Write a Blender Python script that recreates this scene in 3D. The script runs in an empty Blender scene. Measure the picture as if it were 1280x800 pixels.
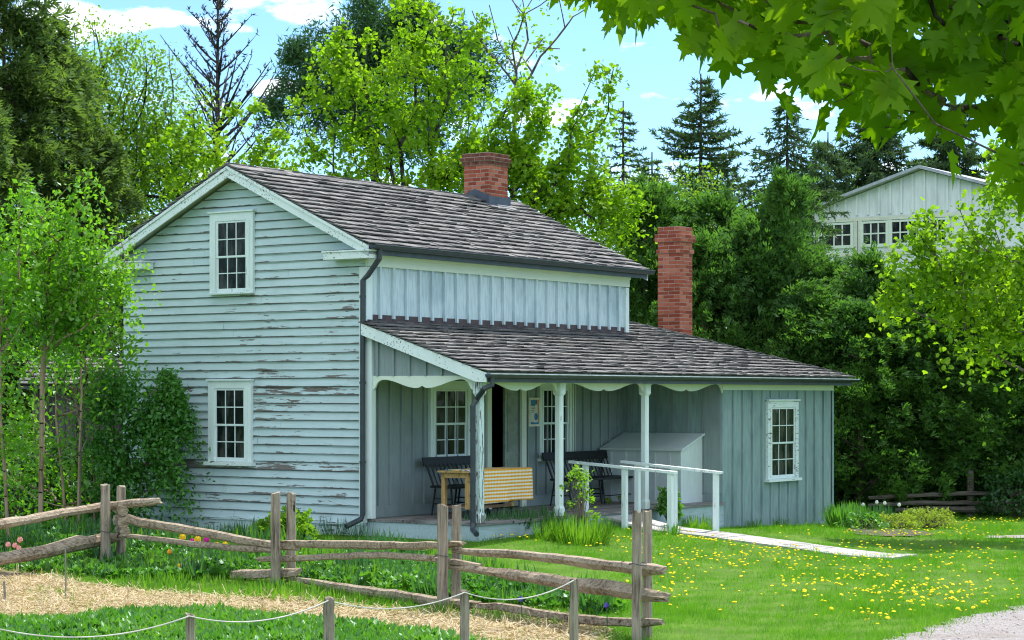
import bpy, math, random
import numpy as np
from mathutils import Vector
random.seed(7)
RS = np.random.RandomState
SC = bpy.context.scene
COL = SC.collection
F = 2636.0
CAMZ = 2.4
HOR = 495.0
CA, SA = 0.5662, 0.8243          # direction of the house's long side
OX, OY = -0.502, 30.8            # front left corner post of the porch

# ------------------------------------------------------------------ measuring
def wpt(px, py, Y):
    return ((px-640)/F*Y, Y, CAMZ+(HOR-py)/F*Y)
def lw(t, s, z=0.0):
    return (OX+CA*t-SA*s, OY+SA*t+CA*s, z)
def T(px, s):
    a = (px-640)/F
    return (a*(OY+CA*s)-OX+SA*s)/(CA-SA*a)
def S(px, t):
    a = (px-640)/F
    return (OX+CA*t-a*(OY+SA*t))/(SA+a*CA)
def ZL(py, t, s):
    return CAMZ+(HOR-py)/F*(OY+SA*t+CA*s)
def sstep(x):
    x = np.clip(x, 0, 1); return x*x*(3-2*x)
def ground(x, y):
    x = np.asarray(x, float); y = np.asarray(y, float)
    dx, dy = x-OX, y-OY
    t = dx*CA+dy*SA; s = -dx*SA+dy*CA
    h = np.interp(t, [-2,1,2.4,7,12], [.24,.29,.37,.13,-.09])*np.clip((s+4.6)/4.2,0,1)*sstep((t+6.5)/4)*sstep((60-y)/20)
    h = h + 0.02*np.sin(x*1.3+.5)*np.sin(y*.9) 
    return h
def gz(x, y): return float(ground(x, y))

# ------------------------------------------------------------------ objects
def tag(o, label=None, cat=None, group=None, kind=None):
    if label: o['label'] = label
    if cat: o['category'] = cat
    if group: o['group'] = group
    if kind: o['kind'] = kind
    return o
def empty(name, loc, rz=0.0, **k):
    o = bpy.data.objects.new(name, None); COL.objects.link(o)
    o.location = loc; o.rotation_euler = (0, 0, rz); o.empty_display_size = .2
    return tag(o, **k)
class MB:
    def __init__(s): s.v = []; s.f = []
    def add(s, vs, fs):
        b = len(s.v); s.v += [tuple(v) for v in vs]; s.f += [tuple(b+i for i in f) for f in fs]; return s
    def box(s, x0, x1, y0, y1, z0, z1):
        if x0 > x1: x0, x1 = x1, x0
        if y0 > y1: y0, y1 = y1, y0
        if z0 > z1: z0, z1 = z1, z0
        return s.hexa([(x0,y0,z0),(x1,y0,z0),(x1,y1,z0),(x0,y1,z0),(x0,y0,z1),(x1,y0,z1),(x1,y1,z1),(x0,y1,z1)])
    def hexa(s, p):
        return s.add(p, [(0,3,2,1),(4,5,6,7),(0,1,5,4),(1,2,6,5),(2,3,7,6),(3,0,4,7)])
    def prism(s, poly, vec):
        n = len(poly); vec = Vector(vec)
        vs = [Vector(p) for p in poly]+[Vector(p)+vec for p in poly]
        fs = [tuple(range(n-1,-1,-1)), tuple(range(n, 2*n))]+[(i,(i+1)%n,n+(i+1)%n,n+i) for i in range(n)]
        return s.add(vs, fs)
    def bar(s, p0, p1, w, h, up=(0,0,1)):
        p0, p1 = Vector(p0), Vector(p1); d = (p1-p0).normalized(); up = Vector(up)
        if abs(d.dot(up)) > .98: up = Vector((1,0,0))
        a = d.cross(up).normalized()*w/2; b = a.cross(d).normalized()*h/2
        return s.hexa([p0-a-b, p0+a-b, p1+a-b, p1-a-b, p0-a+b, p0+a+b, p1+a+b, p1-a+b])
    def tube(s, pts, rads, n=8, wob=0.0, rnd=None, sq=1.0, caps=True):
        pts = [Vector(p) for p in pts]; m = len(pts)
        if not hasattr(rads, '__len__'): rads = [rads]*m
        ref = Vector((0,0,1))
        if abs((pts[-1]-pts[0]).normalized().dot(ref)) > .9: ref = Vector((1,0,0))
        prof = [1+(rnd.uniform(-wob, wob) if rnd else 0) for _ in range(n)]
        vs = []
        for i, p in enumerate(pts):
            d = (pts[min(i+1,m-1)]-pts[max(i-1,0)]).normalized()
            a = d.cross(ref).normalized(); b = a.cross(d).normalized()
            for k in range(n):
                th = 2*math.pi*k/n; r = rads[i]*prof[k]*(1+(rnd.uniform(-wob,wob)*.35 if rnd else 0))
                vs.append(p+a*math.cos(th)*r+b*math.sin(th)*r*sq)
        fs = []
        for i in range(m-1):
            for k in range(n):
                fs.append((i*n+k, i*n+(k+1)%n, (i+1)*n+(k+1)%n, (i+1)*n+k))
        if caps: fs += [tuple(range(n-1,-1,-1)), tuple(range((m-1)*n, m*n))]
        return s.add(vs, fs)
    def build(s, name, mat, parent=None, smooth=False, **k):
        me = bpy.data.meshes.new(name); me.from_pydata(s.v, [], s.f); me.materials.append(mat)
        if smooth:
            for p in me.polygons: p.use_smooth = True
        o = bpy.data.objects.new(name, me); COL.objects.link(o)
        if parent: o.parent = parent
        return tag(o, **k)
def np_mesh(name, V, Fs, mats, midx=None):
    """V (N,3); Fs list of (M,k) int arrays"""
    me = bpy.data.meshes.new(name)
    V = np.ascontiguousarray(V, np.float32)
    me.vertices.add(len(V)); me.vertices.foreach_set('co', V.ravel())
    loops = np.concatenate([f.ravel() for f in Fs]).astype(np.int32)
    sizes = np.concatenate([np.full(len(f), f.shape[1], np.int32) for f in Fs])
    starts = np.concatenate([[0], np.cumsum(sizes)[:-1]]).astype(np.int32)
    me.loops.add(len(loops)); me.loops.foreach_set('vertex_index', loops)
    me.polygons.add(len(sizes)); me.polygons.foreach_set('loop_start', starts)
    try: me.polygons.foreach_set('loop_total', sizes)
    except Exception: pass
    for m in mats: me.materials.append(m)
    me.update(calc_edges=True)
    return me
def np_obj(name, V, Fs, mat, parent=None, **k):
    me = np_mesh(name, V, Fs, [mat])
    o = bpy.data.objects.new(name, me); COL.objects.link(o)
    if parent: o.parent = parent
    return tag(o, **k)
def copy_tree(o, parent=None):
    c = o.copy(); COL.objects.link(c)
    if parent: c.parent = parent
    for ch in list(o.children): copy_tree(ch, c)
    return c

# ------------------------------------------------------------------ materials
class NT:
    def __init__(s, name):
        m = bpy.data.materials.new(name); m.use_nodes = True; s.m = m
        s.t = m.node_tree; s.t.nodes.clear(); s.n = s.t.nodes
        s.out = s.n.new('ShaderNodeOutputMaterial')
    def new(s, ty, **k):
        n = s.n.new('ShaderNode'+ty)
        for a, b in k.items(): setattr(n, a, b)
        return n
    def set(s, sock, v):
        if isinstance(v, bpy.types.NodeSocket): s.t.links.new(v, sock)
        elif v is not None:
            if sock.type == 'RGBA' and len(v) == 3: v = (*v, 1)
            sock.default_value = v
    def coord(s, scale=(1,1,1), rot=(0,0,0), loc=(0,0,0), which='Object'):
        tc = s.new('TexCoord'); mp = s.new('Mapping')
        s.t.links.new(tc.outputs[which], mp.inputs[0])
        mp.inputs['Scale'].default_value = scale; mp.inputs['Rotation'].default_value = rot; mp.inputs['Location'].default_value = loc
        return mp.outputs[0]
    def noise(s, co, scale, detail=4, rough=.6, dist=0):
        n = s.new('TexNoise'); s.set(n.inputs['Vector'], co); n.inputs['Scale'].default_value = scale
        n.inputs['Detail'].default_value = detail; n.inputs['Roughness'].default_value = rough; n.inputs['Distortion'].default_value = dist
        return n.outputs[0]
    def math(s, op, a, b=None, c=None, clamp=False):
        n = s.new('Math', operation=op, use_clamp=clamp); s.set(n.inputs[0], a)
        if b is not None: s.set(n.inputs[1], b)
        if c is not None: s.set(n.inputs[2], c)
        return n.outputs[0]
    def ramp(s, fac, stops, interp='LINEAR'):
        n = s.new('ValToRGB'); s.set(n.inputs[0], fac); r = n.color_ramp; r.interpolation = interp
        while len(r.elements) < len(stops): r.elements.new(.5)
        for e, (p, c) in zip(r.elements, stops):
            e.position = p; e.color = (*c, 1) if hasattr(c, '__len__') else (c, c, c, 1)
        return n.outputs[0]
    def mix(s, fac, a, b, bt='MIX'):
        n = s.new('Mix', data_type='RGBA', blend_type=bt); s.set(n.inputs[0], fac); s.set(n.inputs[6], a); s.set(n.inputs[7], b)
        return n.outputs[2]
    def island(s): return s.new('NewGeometry').outputs['Random Per Island']
    def pos(s): return s.new('NewGeometry').outputs['Position']
    def sep(s, v):
        n = s.new('SeparateXYZ'); s.set(n.inputs[0], v); return n.outputs
    def principled(s, col, rough=.7, spec=.3, metal=0, bump=None, bstr=.3, bdist=.01):
        p = s.new('BsdfPrincipled'); s.set(p.inputs['Base Color'], col); s.set(p.inputs['Roughness'], rough)
        p.inputs['Specular IOR Level'].default_value = spec; p.inputs['Metallic'].default_value = metal
        if bump is not None:
            b = s.new('Bump'); b.inputs['Strength'].default_value = bstr; b.inputs['Distance'].default_value = bdist
            s.set(b.inputs['Height'], bump); s.t.links.new(b.outputs[0], p.inputs['Normal'])
        return p.outputs[0]
    def done(s, sh):
        s.t.links.new(sh, s.out.inputs['Surface']); return s.m

def painted(name, col, col2, grain='z', peel=.62, bare=(.078,.072,.066), stain=(.30,.35,.36), stain_amt=.5, scale=1.0, course=None, rough=.75):
    n = NT(name)
    sc = {'z': (9,9,.9), 'x': (.9,9,9), 'y': (9,.9,9)}[grain]
    st = n.noise(n.coord(sc), 3.0*scale, 5, .65)
    big = n.noise(n.coord((1,1,.55)), 1.7*scale, 4, .6)
    isl = n.island()
    c = n.mix(n.math('MULTIPLY', isl, .7), col, col2)
    c = n.mix(n.math('MULTIPLY', n.ramp(st, [(.42,0),(.75,1)]), stain_amt), c, stain)
    c = n.mix(n.math('MULTIPLY', n.ramp(big, [(.48,0),(.7,1)]), stain_amt*.8), c, stain)
    f = n.noise(n.coord(tuple(x*.35 for x in sc)), 6*scale, 6, .7)
    m = n.noise(n.coord((1,1,1), loc=(3,1,7)), .9*scale, 3, .5)
    v = n.math('ADD', f, n.math('MULTIPLY', n.math('SUBTRACT', m, .5), .35))
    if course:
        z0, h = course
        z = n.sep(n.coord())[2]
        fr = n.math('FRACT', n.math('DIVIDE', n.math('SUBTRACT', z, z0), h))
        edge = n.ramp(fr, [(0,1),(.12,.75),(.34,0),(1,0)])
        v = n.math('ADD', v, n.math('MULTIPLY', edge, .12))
        lap_shade = n.math('LESS_THAN', fr, n.math('ADD', n.math('MULTIPLY', st, .11), .055))  # shadow line of each lap, painted into the colour as a dark bare-wood edge
        wn = n.new('TexWhiteNoise', noise_dimensions='1D'); n.set(wn.inputs['W'], n.math('FLOOR', n.math('DIVIDE', n.math('SUBTRACT', z, z0), h)))
        v = n.math('ADD', v, n.math('ADD', n.math('MULTIPLY', n.math('SUBTRACT', n.math('POWER', wn.outputs['Value'], 4.0), .2), .10), n.math('MULTIPLY', n.math('GREATER_THAN', wn.outputs['Value'], .90), .07)))
    pk = n.ramp(v, [(peel,0),(peel+.012,1)])
    bw = n.mix(n.noise(n.coord(sc), 8, 3), bare, tuple(x*3.2 for x in bare))
    c = n.mix(pk, c, bw)
    if course: c = n.mix(n.math('MULTIPLY', lap_shade, .93), c, tuple(x*.8 for x in bare))
    h = n.math('SUBTRACT', n.math('MULTIPLY', st, .3), n.math('MULTIPLY', pk, .6))
    return n.done(n.principled(c, rough, .25, bump=h, bstr=.5, bdist=.006))
def plain(name, col, rough=.6, spec=.3, metal=0, var=.25, scale=6, bump=.2):
    n = NT(name); z = n.noise(n.coord(), scale, 5, .6)
    c = n.mix(n.ramp(z, [(.3,0),(.7,1)]), tuple(x*(1-var) for x in col), tuple(min(1,x*(1+var)) for x in col))
    return n.done(n.principled(c, rough, spec, metal, bump=z, bstr=bump, bdist=.01))
def oldwood(name, dark, light, grain='z', scale=1.0, isl=.6):
    n = NT(name); sc = {'z': (14,14,.8), 'x': (.8,14,14), 'y': (14,.8,14)}[grain]
    a = n.noise(n.coord(sc), 2.2*scale, 6, .7); b = n.noise(n.coord(), 2.1*scale, 4, .6)
    v = n.math('ADD', n.math('MULTIPLY', a, .75), n.math('MULTIPLY', b, .35))
    v = n.math('ADD', v, n.math('MULTIPLY', n.math('SUBTRACT', n.island(), .5), isl*.35))
    c = n.ramp(v, [(.38, tuple(x*.22 for x in dark)), (.47, dark), (.6, light), (.75, tuple(min(.62,x*1.3) for x in light))])
    knot = n.ramp(n.noise(n.coord((2.2,2.2,2.2)), 3.1*scale, 2), [(.68,0),(.73,1)])
    c = n.mix(knot, c, tuple(x*.3 for x in dark))
    return n.done(n.principled(c, .85, .15, bump=a, bstr=1, bdist=.035))
def leafmat(name, c1, c2, c3=None, trans=.5, tcol=None, rough=.45, gloss=.25, patch=.9):
    n = NT(name); i = n.island(); big = n.noise(n.coord(), patch, 3, .5)
    c = n.mix(i, c1, c2)
    c = n.mix(n.ramp(big, [(.38,0),(.62,1)]), c, n.mix(i, c2, c3 or c2))
    d = n.new('BsdfDiffuse'); n.set(d.inputs[0], c)
    t = n.new('BsdfTranslucent')
    tc = n.mix(1.0, c, tcol or (1.25,1.45,.6), 'MULTIPLY'); n.set(t.inputs[0], tc)
    m = n.new('MixShader'); m.inputs[0].default_value = trans
    n.t.links.new(d.outputs[0], m.inputs[1]); n.t.links.new(t.outputs[0], m.inputs[2])
    g = n.new('BsdfGlossy'); g.inputs['Roughness'].default_value = rough; g.inputs[0].default_value = (.8,.9,1,1)
    m2 = n.new('MixShader'); m2.inputs[0].default_value = gloss*.10
    n.t.links.new(m.outputs[0], m2.inputs[1]); n.t.links.new(g.outputs[0], m2.inputs[2])
    return n.done(m2.outputs[0])

M = {}
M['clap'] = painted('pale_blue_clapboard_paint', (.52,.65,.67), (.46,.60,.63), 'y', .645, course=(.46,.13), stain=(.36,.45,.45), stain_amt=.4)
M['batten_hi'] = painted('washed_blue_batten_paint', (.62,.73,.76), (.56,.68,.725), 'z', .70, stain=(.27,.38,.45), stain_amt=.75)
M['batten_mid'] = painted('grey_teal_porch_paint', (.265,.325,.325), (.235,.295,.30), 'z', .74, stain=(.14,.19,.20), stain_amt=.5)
M['batten_wing'] = painted('teal_wing_paint', (.285,.385,.38), (.24,.335,.335), 'z', .72, stain=(.13,.20,.21), stain_amt=.8)
M['trim'] = painted('off_white_trim_paint', (.73,.81,.80), (.67,.77,.77), 'x', .615, stain=(.5,.58,.56), stain_amt=.3, scale=1.5)
M['trim_v'] = painted('off_white_post_paint', (.72,.82,.80), (.66,.77,.77), 'z', .68, stain=(.5,.58,.58), stain_amt=.35, scale=1.6)
M['trim_peel'] = painted('flaking_post_paint', (.66,.80,.78), (.6,.74,.74), 'z', .54, bare=(.07,.055,.05), stain=(.4,.5,.5), stain_amt=.5, scale=2.4)
M['trim_clean'] = painted('cream_trim_paint', (.68,.76,.66), (.64,.72,.62), 'x', .80, stain=(.52,.58,.50), stain_amt=.3)
M['gutter'] = plain('slate_grey_gutter', (.030,.040,.050), .4, .5, var=.3)
M['gutter_rim'] = plain('light_gutter_rim', (.30,.35,.37), .4, .5, var=.3)
M['flash'] = plain('brown_flashing', (.085,.06,.065), .6, .3)
M['lead'] = plain('lead_flashing', (.06,.075,.10), .5, .4)
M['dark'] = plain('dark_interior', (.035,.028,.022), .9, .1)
M['shingle'] = None
def shingle():
    n = NT('weathered_cedar_shakes'); i = n.island()
    g = n.noise(n.coord((3,16,16)), 3, 4, .7); b = n.noise(n.coord(), 1.1, 4, .6)
    v = n.math('ADD', n.math('ADD', .05, n.math('MULTIPLY', i, .24)), n.math('ADD', n.math('MULTIPLY', g, .45), n.math('MULTIPLY', n.math('SUBTRACT', b, .5), .5)))
    c = n.ramp(v, [(.1,(.042,.040,.040)),(.3,(.095,.092,.092)),(.5,(.185,.178,.172)),(.7,(.30,.29,.28)),(.9,(.39,.38,.37))])
    return n.done(n.principled(c, .85, .2, bump=g, bstr=.6, bdist=.01))
M['shingle'] = shingle()
def brick(c1, c2, c3):
    n = NT('old_red_brick'); i = n.island(); z = n.noise(n.coord(), 14, 5, .7)
    c = n.ramp(i, [(0,c1),(.5,c2),(.95,c3)]); c = n.mix(n.math('MULTIPLY', n.ramp(z,[(.5,0),(.8,1)]), .6), c, (.10,.045,.035))
    return n.done(n.principled(c, .9, .15, bump=z, bstr=.5, bdist=.01))
M['brick'] = brick((.22,.050,.030), (.35,.085,.048), (.45,.17,.11))
M['brick_sooty'] = plain('sooty_brick', (.15,.06,.042), .9, .1, var=.5, scale=9)
M['mortar'] = plain('lime_mortar', (.42,.33,.28), .95, .1, scale=20)
def glass():
    n = NT('old_window_glass'); z = n.noise(n.coord(), 2.2, 2)
    c = n.mix(n.ramp(n.noise(n.coord((2.5,2.5,1)), 2.1, 3), [(.45,0),(.6,1)]), (.008,.013,.012), (.05,.056,.052))
    return n.done(n.principled(c, .06, .12, bump=z, bstr=.15, bdist=.03))
M['glass'] = glass()
M['rail_z'] = oldwood('weathered_post_wood', (.19,.15,.115), (.38,.32,.25), 'z')
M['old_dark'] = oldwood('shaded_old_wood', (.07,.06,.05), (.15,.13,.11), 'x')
M['rail_x'] = oldwood('weathered_rail_wood', (.20,.145,.10), (.42,.34,.25), 'x')
M['deck'] = oldwood('grey_deck_boards', (.17,.16,.15), (.26,.25,.24), 'x')
M['plank'] = oldwood('bleached_walkway_boards', (.36,.345,.33), (.48,.46,.44), 'x', isl=.3)
M['pine_wood'] = oldwood('yellow_pine', (.40,.25,.09), (.56,.38,.16), 'z', isl=.3)
M['black_paint'] = plain('dark_bench_paint', (.012,.015,.017), .5, .3)
M['rope'] = plain('white_rope', (.52,.50,.45), .9, .1)
M['bark'] = oldwood('grey_brown_bark', (.09,.07,.055), (.19,.155,.12), 'z', .6)
M['bark_dark'] = oldwood('dark_bark', (.035,.03,.03), (.09,.08,.075), 'z', .6)
M['bark_tan'] = oldwood('tan_sapling_bark', (.20,.14,.085), (.36,.27,.18), 'z', .8)
M['steel'] = plain('grey_stake', (.22,.21,.18), .6, .3)
# ================================================================== HOUSE
H = empty('farmhouse', (OX, OY, 0), math.atan2(SA, CA), label='weathered pale blue clapboard farmhouse with open porch and shingled roofs', cat='house')
ZE, ZRIDGE, YR = 4.68, 6.03, 4.62
SL1 = (ZRIDGE-ZE)/(YR-1.82)
def zr(y): return ZRIDGE-SL1*abs(y-YR)
XA, XB = -.3, 7.87
Y0, Y1 = 2.07, 7.17
L = 7.57
# ---- gable siding (real lapped boards)
rb = random.Random(3)
m = MB(); z = .46; h = .13
def yspan(zz):
    zz = max(zz, 0)
    if zz+.13 < zr(Y0): return Y0, Y1
    k = (ZRIDGE-.13-zz)/SL1
    return YR-k, YR+k
while z < ZRIDGE-.2:
    for (a, b) in [(None, None)]:
        y0a, y1a = yspan(z); y0b, y1b = yspan(z+h)
        if y1b-y0b < .05: y0b = y1b = YR; y0b -= .02; y1b += .02
        cuts = [0.0]
        w = y1a-y0a
        if w > 3.5 and rb.random() < .8: cuts.append(rb.uniform(.25,.75))
        cuts.append(1.0)
        for c0, c1 in zip(cuts, cuts[1:]):
            g = .003 if c1 < 1 else 0
            ya, yb = y0a+w*c0, y0a+w*c1-g
            wb = y1b-y0b; yc, yd = y0b+wb*c0, y0b+wb*c1-g
            n = max(2, int((yb-ya)/.5)); o0 = rb.uniform(0,.006)
            ph = rb.uniform(0,6)
            vs = []
            for i in range(n+1):
                f = i/n; bot = (-.026-o0-.003*math.sin(ph*2+f*9), ya+(yb-ya)*f, z+.004*math.sin(ph+f*7))
                vs += [bot, (-.004, yc+(yd-yc)*f, z+h+.012), (0, bot[1], z)]
            m.add(vs, [(3*i, 3*i+1, 3*i+4, 3*i+3) for i in range(n)]+[(3*i, 3*i+3, 3*i+5, 3*i+2) for i in range(n)])
    z += h
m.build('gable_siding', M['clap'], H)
# weld-free pieces share an island only when joined, so boards keep one tone each
m = MB()
m.box(.0,.09,Y0,Y1,.0,4.55); m.prism([(0,Y0,4.55),(0,Y1,4.55),(0,YR,ZRIDGE-.14)], (.09,0,0))
m.box(L-.09,L,Y0,Y1,.0,4.55); m.prism([(L-.09,Y0,4.55),(L-.09,Y1,4.55),(L-.09,YR,ZRIDGE-.14)], (.09,0,0))
m.box(.09,L-.09,Y1-.09,Y1,0,4.55)
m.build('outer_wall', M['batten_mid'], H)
m = MB(); m.box(-.03,0,Y0-.02,Y1+.02,.0,.455); m.box(-.055,-.028,Y0-.02,Y1+.02,.44,.475)
m.build('water_table', painted('skirt_board_paint', (.52,.66,.68), (.48,.62,.64), 'y', .62, stain=(.35,.45,.46), stain_amt=.5), H)
# ---- porch back wall with door opening
t0, t1 = T(612, 2.07), T(650, 2.07); zdoor = 2.62
m = MB(); m.box(.09,t0,Y0,Y0+.1,0,3.5); m.box(t1,L-.09,Y0,Y0+.1,0,3.5); m.box(t0,t1,Y0,Y0+.1,zdoor,3.5)
x = .28
k = 0
while x < L:
    if not (t0-.12 < x < t1+.12): m.box(x-.022,x+.022,Y0-.034,Y0-.001,.72,3.4)
    x += .29+.02*math.sin(k*3.1); k += 1
m.box(.0,t0-.1,Y0-.03,Y0-.001,.545,.72); m.box(t1+.1,L-.18,Y0-.03,Y0-.001,.545,.72)
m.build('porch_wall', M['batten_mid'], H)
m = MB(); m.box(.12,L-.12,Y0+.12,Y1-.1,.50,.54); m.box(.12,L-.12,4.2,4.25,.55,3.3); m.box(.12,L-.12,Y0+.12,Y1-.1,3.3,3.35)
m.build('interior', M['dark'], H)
door = MB(); tm = T(631, 2.1)
door.box(tm,t1-.005,Y0+.03,Y0+.07,.56,zdoor-.01)
dr = door.build('door', plain('grey_green_door_paint', (.22,.27,.23), .6, .3), H)
m = MB(); w = t1-tm
for a, b in ((.70,1.35),(1.47,2.45)):
    m.box(tm+.08,t1-.09,Y0+.022,Y0+.0295,a,b)
m.build('door_panel', plain('door_panel_paint', (.19,.235,.20), .6, .3), dr)
m = MB(); m.box(t0-.12,t0,Y0-.045,Y0+.02,.545,zdoor+.13); m.box(t1,t1+.13,Y0-.045,Y0+.02,.545,zdoor+.13); m.box(t0,t1,Y0-.045,Y0+.02,zdoor,zdoor+.13)
m.build('door_frame', M['trim_clean'], H)
# ---- upper front wall
rb = random.Random(5)
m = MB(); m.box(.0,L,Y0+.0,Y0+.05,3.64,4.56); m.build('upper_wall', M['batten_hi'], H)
m = MB(); x = .30
while x < L-.1:
    zb = 3.575+rb.uniform(-.015,.015)
    m.hexa([(x-.024,Y0-.052,zb),(x+.024,Y0-.052,zb),(x+.024,Y0-.001,zb),(x-.024,Y0-.001,zb),(x-.024,Y0-.048,4.37),(x+.024,Y0-.048,4.37),(x+.024,Y0-.001,4.37),(x-.024,Y0-.001,4.37)])
    x += .33+rb.uniform(-.006,.006)
m.build('upper_battens', M['batten_hi'], H)
m = MB(); m.box(-.028,.10,Y0-.04,Y0-.002,3.56,4.36); m.build('corner_board', M['trim_v'], H)
m = MB(); m.box(L-.10,L+.012,Y0-.045,Y0-.002,3.55,4.36); m.build('corner_board', M['trim_v'], H)
m = MB(); m.box(-.05,-.0285,Y0-.04,Y0+.10,.475,4.36); m.build('corner_board', M['trim_v'], H)
m = MB(); m.box(-.03,L+.02,Y0-.055,Y0-.002,4.372,4.545); m.box(-.03,L+.02,Y0-.075,Y0-.056,4.50,4.545); m.build('frieze', M['trim_clean'], H)
m = MB(); m.box(.0,L+.01,Y0-.014,Y0-.002,3.50,3.64); m.box(-.1,L+.02,Y0-.09,Y0-.016,3.505,3.53); m.build('flashing', M['flash'], H)

# ---- roofs
def shingles(m, E, A, U, N, d_end, span, exp=.195, seed=1, th=.042):
    r = random.Random(seed); E, A, U, N = map(Vector, (E, A, U, N)); d = -.03; k = 0
    while d < d_end:
        a0, a1 = span(max(0,d)); a = a0
        wav = r.uniform(-.006,.006)
        while a < a1-.01:
            w = min(r.uniform(.09,.26), a1-a)
            if a1-(a+w) < .04: w = a1-a
            j = r.gauss(0,.0035)+wav; t = max(.008, th+r.gauss(0,.006)); ln = min(exp*1.6, d_end-d+.05)
            tl = r.gauss(0,.003)
            lift = .012 if r.random() < .04 else 0
            g = .0025
            def P(aa, dd, nn): return E+A*aa+U*dd+N*nn
            d0 = d+j
            u0 = .032+r.uniform(0,.008)
            m.hexa([P(a+g,d0,u0),P(a+w-g,d0+tl,u0),P(a+w-g,d+ln,-.008),P(a+g,d+ln,-.008),
                    P(a+g,d0,.014+t+lift),P(a+w-g,d0+tl,.014+t+lift),P(a+w-g,d+ln,.004),P(a+g,d+ln,.004)])
            a += w
        d += exp; k += 1
n1 = math.hypot(1, SL1)
m = MB(); U = (0, 1/n1, SL1/n1); N = (0, -SL1/n1, 1/n1); dl = (YR-1.80)*n1
shingles(m, (0,1.80,ZE-.01), (1,0,0), U, N, dl, lambda d: (XA-.02, XB), seed=11)
sf = m.build('front_shingles', M['shingle'], H)
m = MB(); shingles(m, (0,7.44,ZE-.01), (1,0,0), (0,-1/n1,SL1/n1), (0,SL1/n1,1/n1), dl, lambda d: (XA-.02, XB), seed=12)
m.build('rear_shingles', M['shingle'], H)
m = MB(); r_ = random.Random(4); x = XA-.02
while x < XB:
    w = r_.uniform(.35,.6); w = min(w, XB-x)
    for sgn in (-1, 1):
        y0, y1 = YR, YR+sgn*.13
        dz = r_.uniform(0,.008)
        m.hexa([(x,y0,ZRIDGE+.02+dz),(x+w-.004,y0,ZRIDGE+.02+dz),(x+w-.004,y1,zr(y1)+.018),(x,y1,zr(y1)+.018),(x,y0,ZRIDGE+.045+dz),(x+w-.004,y0,ZRIDGE+.045+dz),(x+w-.004,y1,zr(y1)+.038),(x,y1,zr(y1)+.038)])
    x += w
m.build('ridge_cap', M['shingle'], H)
m = MB(); tk = .045
for sgn in (-1, 1):
    ye = YR+sgn*(YR-1.83)
    m.prism([(XA+.03,YR,ZRIDGE-.012),(XA+.03,ye,zr(ye)-.012),(XA+.03,ye,zr(ye)-.012-tk),(XA+.03,YR,ZRIDGE-.012-tk)], (XB-XA-.05,0,0))
m.build('roof_deck', M['trim_clean'], H)
# bargeboards
for X0 in (XA, XB-.03):
    for sgn in (-1, 1):
        m = MB(); ye = YR+sgn*(YR-1.80)
        m.prism([(X0,YR,ZRIDGE-.014),(X0,ye,zr(ye)-.014),(X0,ye,zr(ye)-.175),(X0,YR,ZRIDGE-.19)], (.028,0,0))
        m.prism([(X0-.018,YR,ZRIDGE-.012),(X0-.018,ye,zr(ye)-.012),(X0-.018,ye,zr(ye)-.06),(X0-.018,YR,ZRIDGE-.06)], (.017,0,0))
        m.build('bargeboard', M['trim'], H)
# eave returns
for ya, yb in ((1.80,S(404,-.3)), (S(177,-.3),7.44)):
    m = MB(); m.box(XA+.0,-.03,ya,yb,4.47,4.575); m.box(XA-.02,-.03,ya-.02,yb+.02,4.577,4.60)
    m.build('eave_return', M['trim'], H)
m = MB(); m.box(-.29,XB-.03,1.845,Y0-.056,4.55,4.575); m.build('soffit', M['trim_clean'], H)
m = MB(); m.box(-.29,XB-.03,Y1+.002,7.40,4.55,4.575); m.build('soffit', M['trim_clean'], H)
# gutter, upper
def gutter(name, x0, x1, y, ztop, r, par, mat, rim=None):
    m = MB(); n = 7; vs = []
    for x in (x0, x1):
        for k in range(n): th = math.pi*k/(n-1); vs.append((x, y-math.cos(th)*r, ztop-math.sin(th)*r*1.1))
        for k in range(n): th = math.pi*(n-1-k)/(n-1); vs.append((x, y-math.cos(th)*(r-.006), ztop-math.sin(th)*(r*1.1-.006)))
    q = 2*n; m.add(vs, [(i,(i+1)%q,q+(i+1)%q,q+i) for i in range(q)]+[tuple(range(q-1,-1,-1)),tuple(range(q,2*q))])
    o = m.build(name, mat, par)
    if rim:
        m = MB(); m.tube([(x0,y-r,ztop+.004),(x1,y-r,ztop+.004)], .009, 6); m.build('rim', rim, o)
    return o
gutter('gutter', -.28, XB+.05, 1.735, 4.665, .06, H, M['gutter'], M['gutter'])
m = MB(); m.box(-.28,XB-.02,1.80,1.828,4.53,4.65); m.build('fascia', M['lead'], H)
def pipe(pts, r, mat, par, straps=()):
    m = MB(); m.tube(pts, r, 10); 
    for a in straps: m.tube([(a[0],a[1],a[2]-.02),(a[0],a[1],a[2]+.02)], r+.008, 10)
    return m.build('downspout', mat, par, smooth=False)
xg, yg = -.13, 1.94
pipe([(T(475,1.74),1.75,4.62),(T(475,1.74),1.75,4.47),(-.10,1.96,4.22),(-.12,2.04,4.15),(-.12,2.045,2.5),(-.12,2.045,.62),(-.14,2.06,.54),(-.40,2.14,.44)], .042, M['gutter'], H, [(-.12,2.045,3.9),(-.12,2.045,2.6),(-.12,2.045,1.4)])

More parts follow.
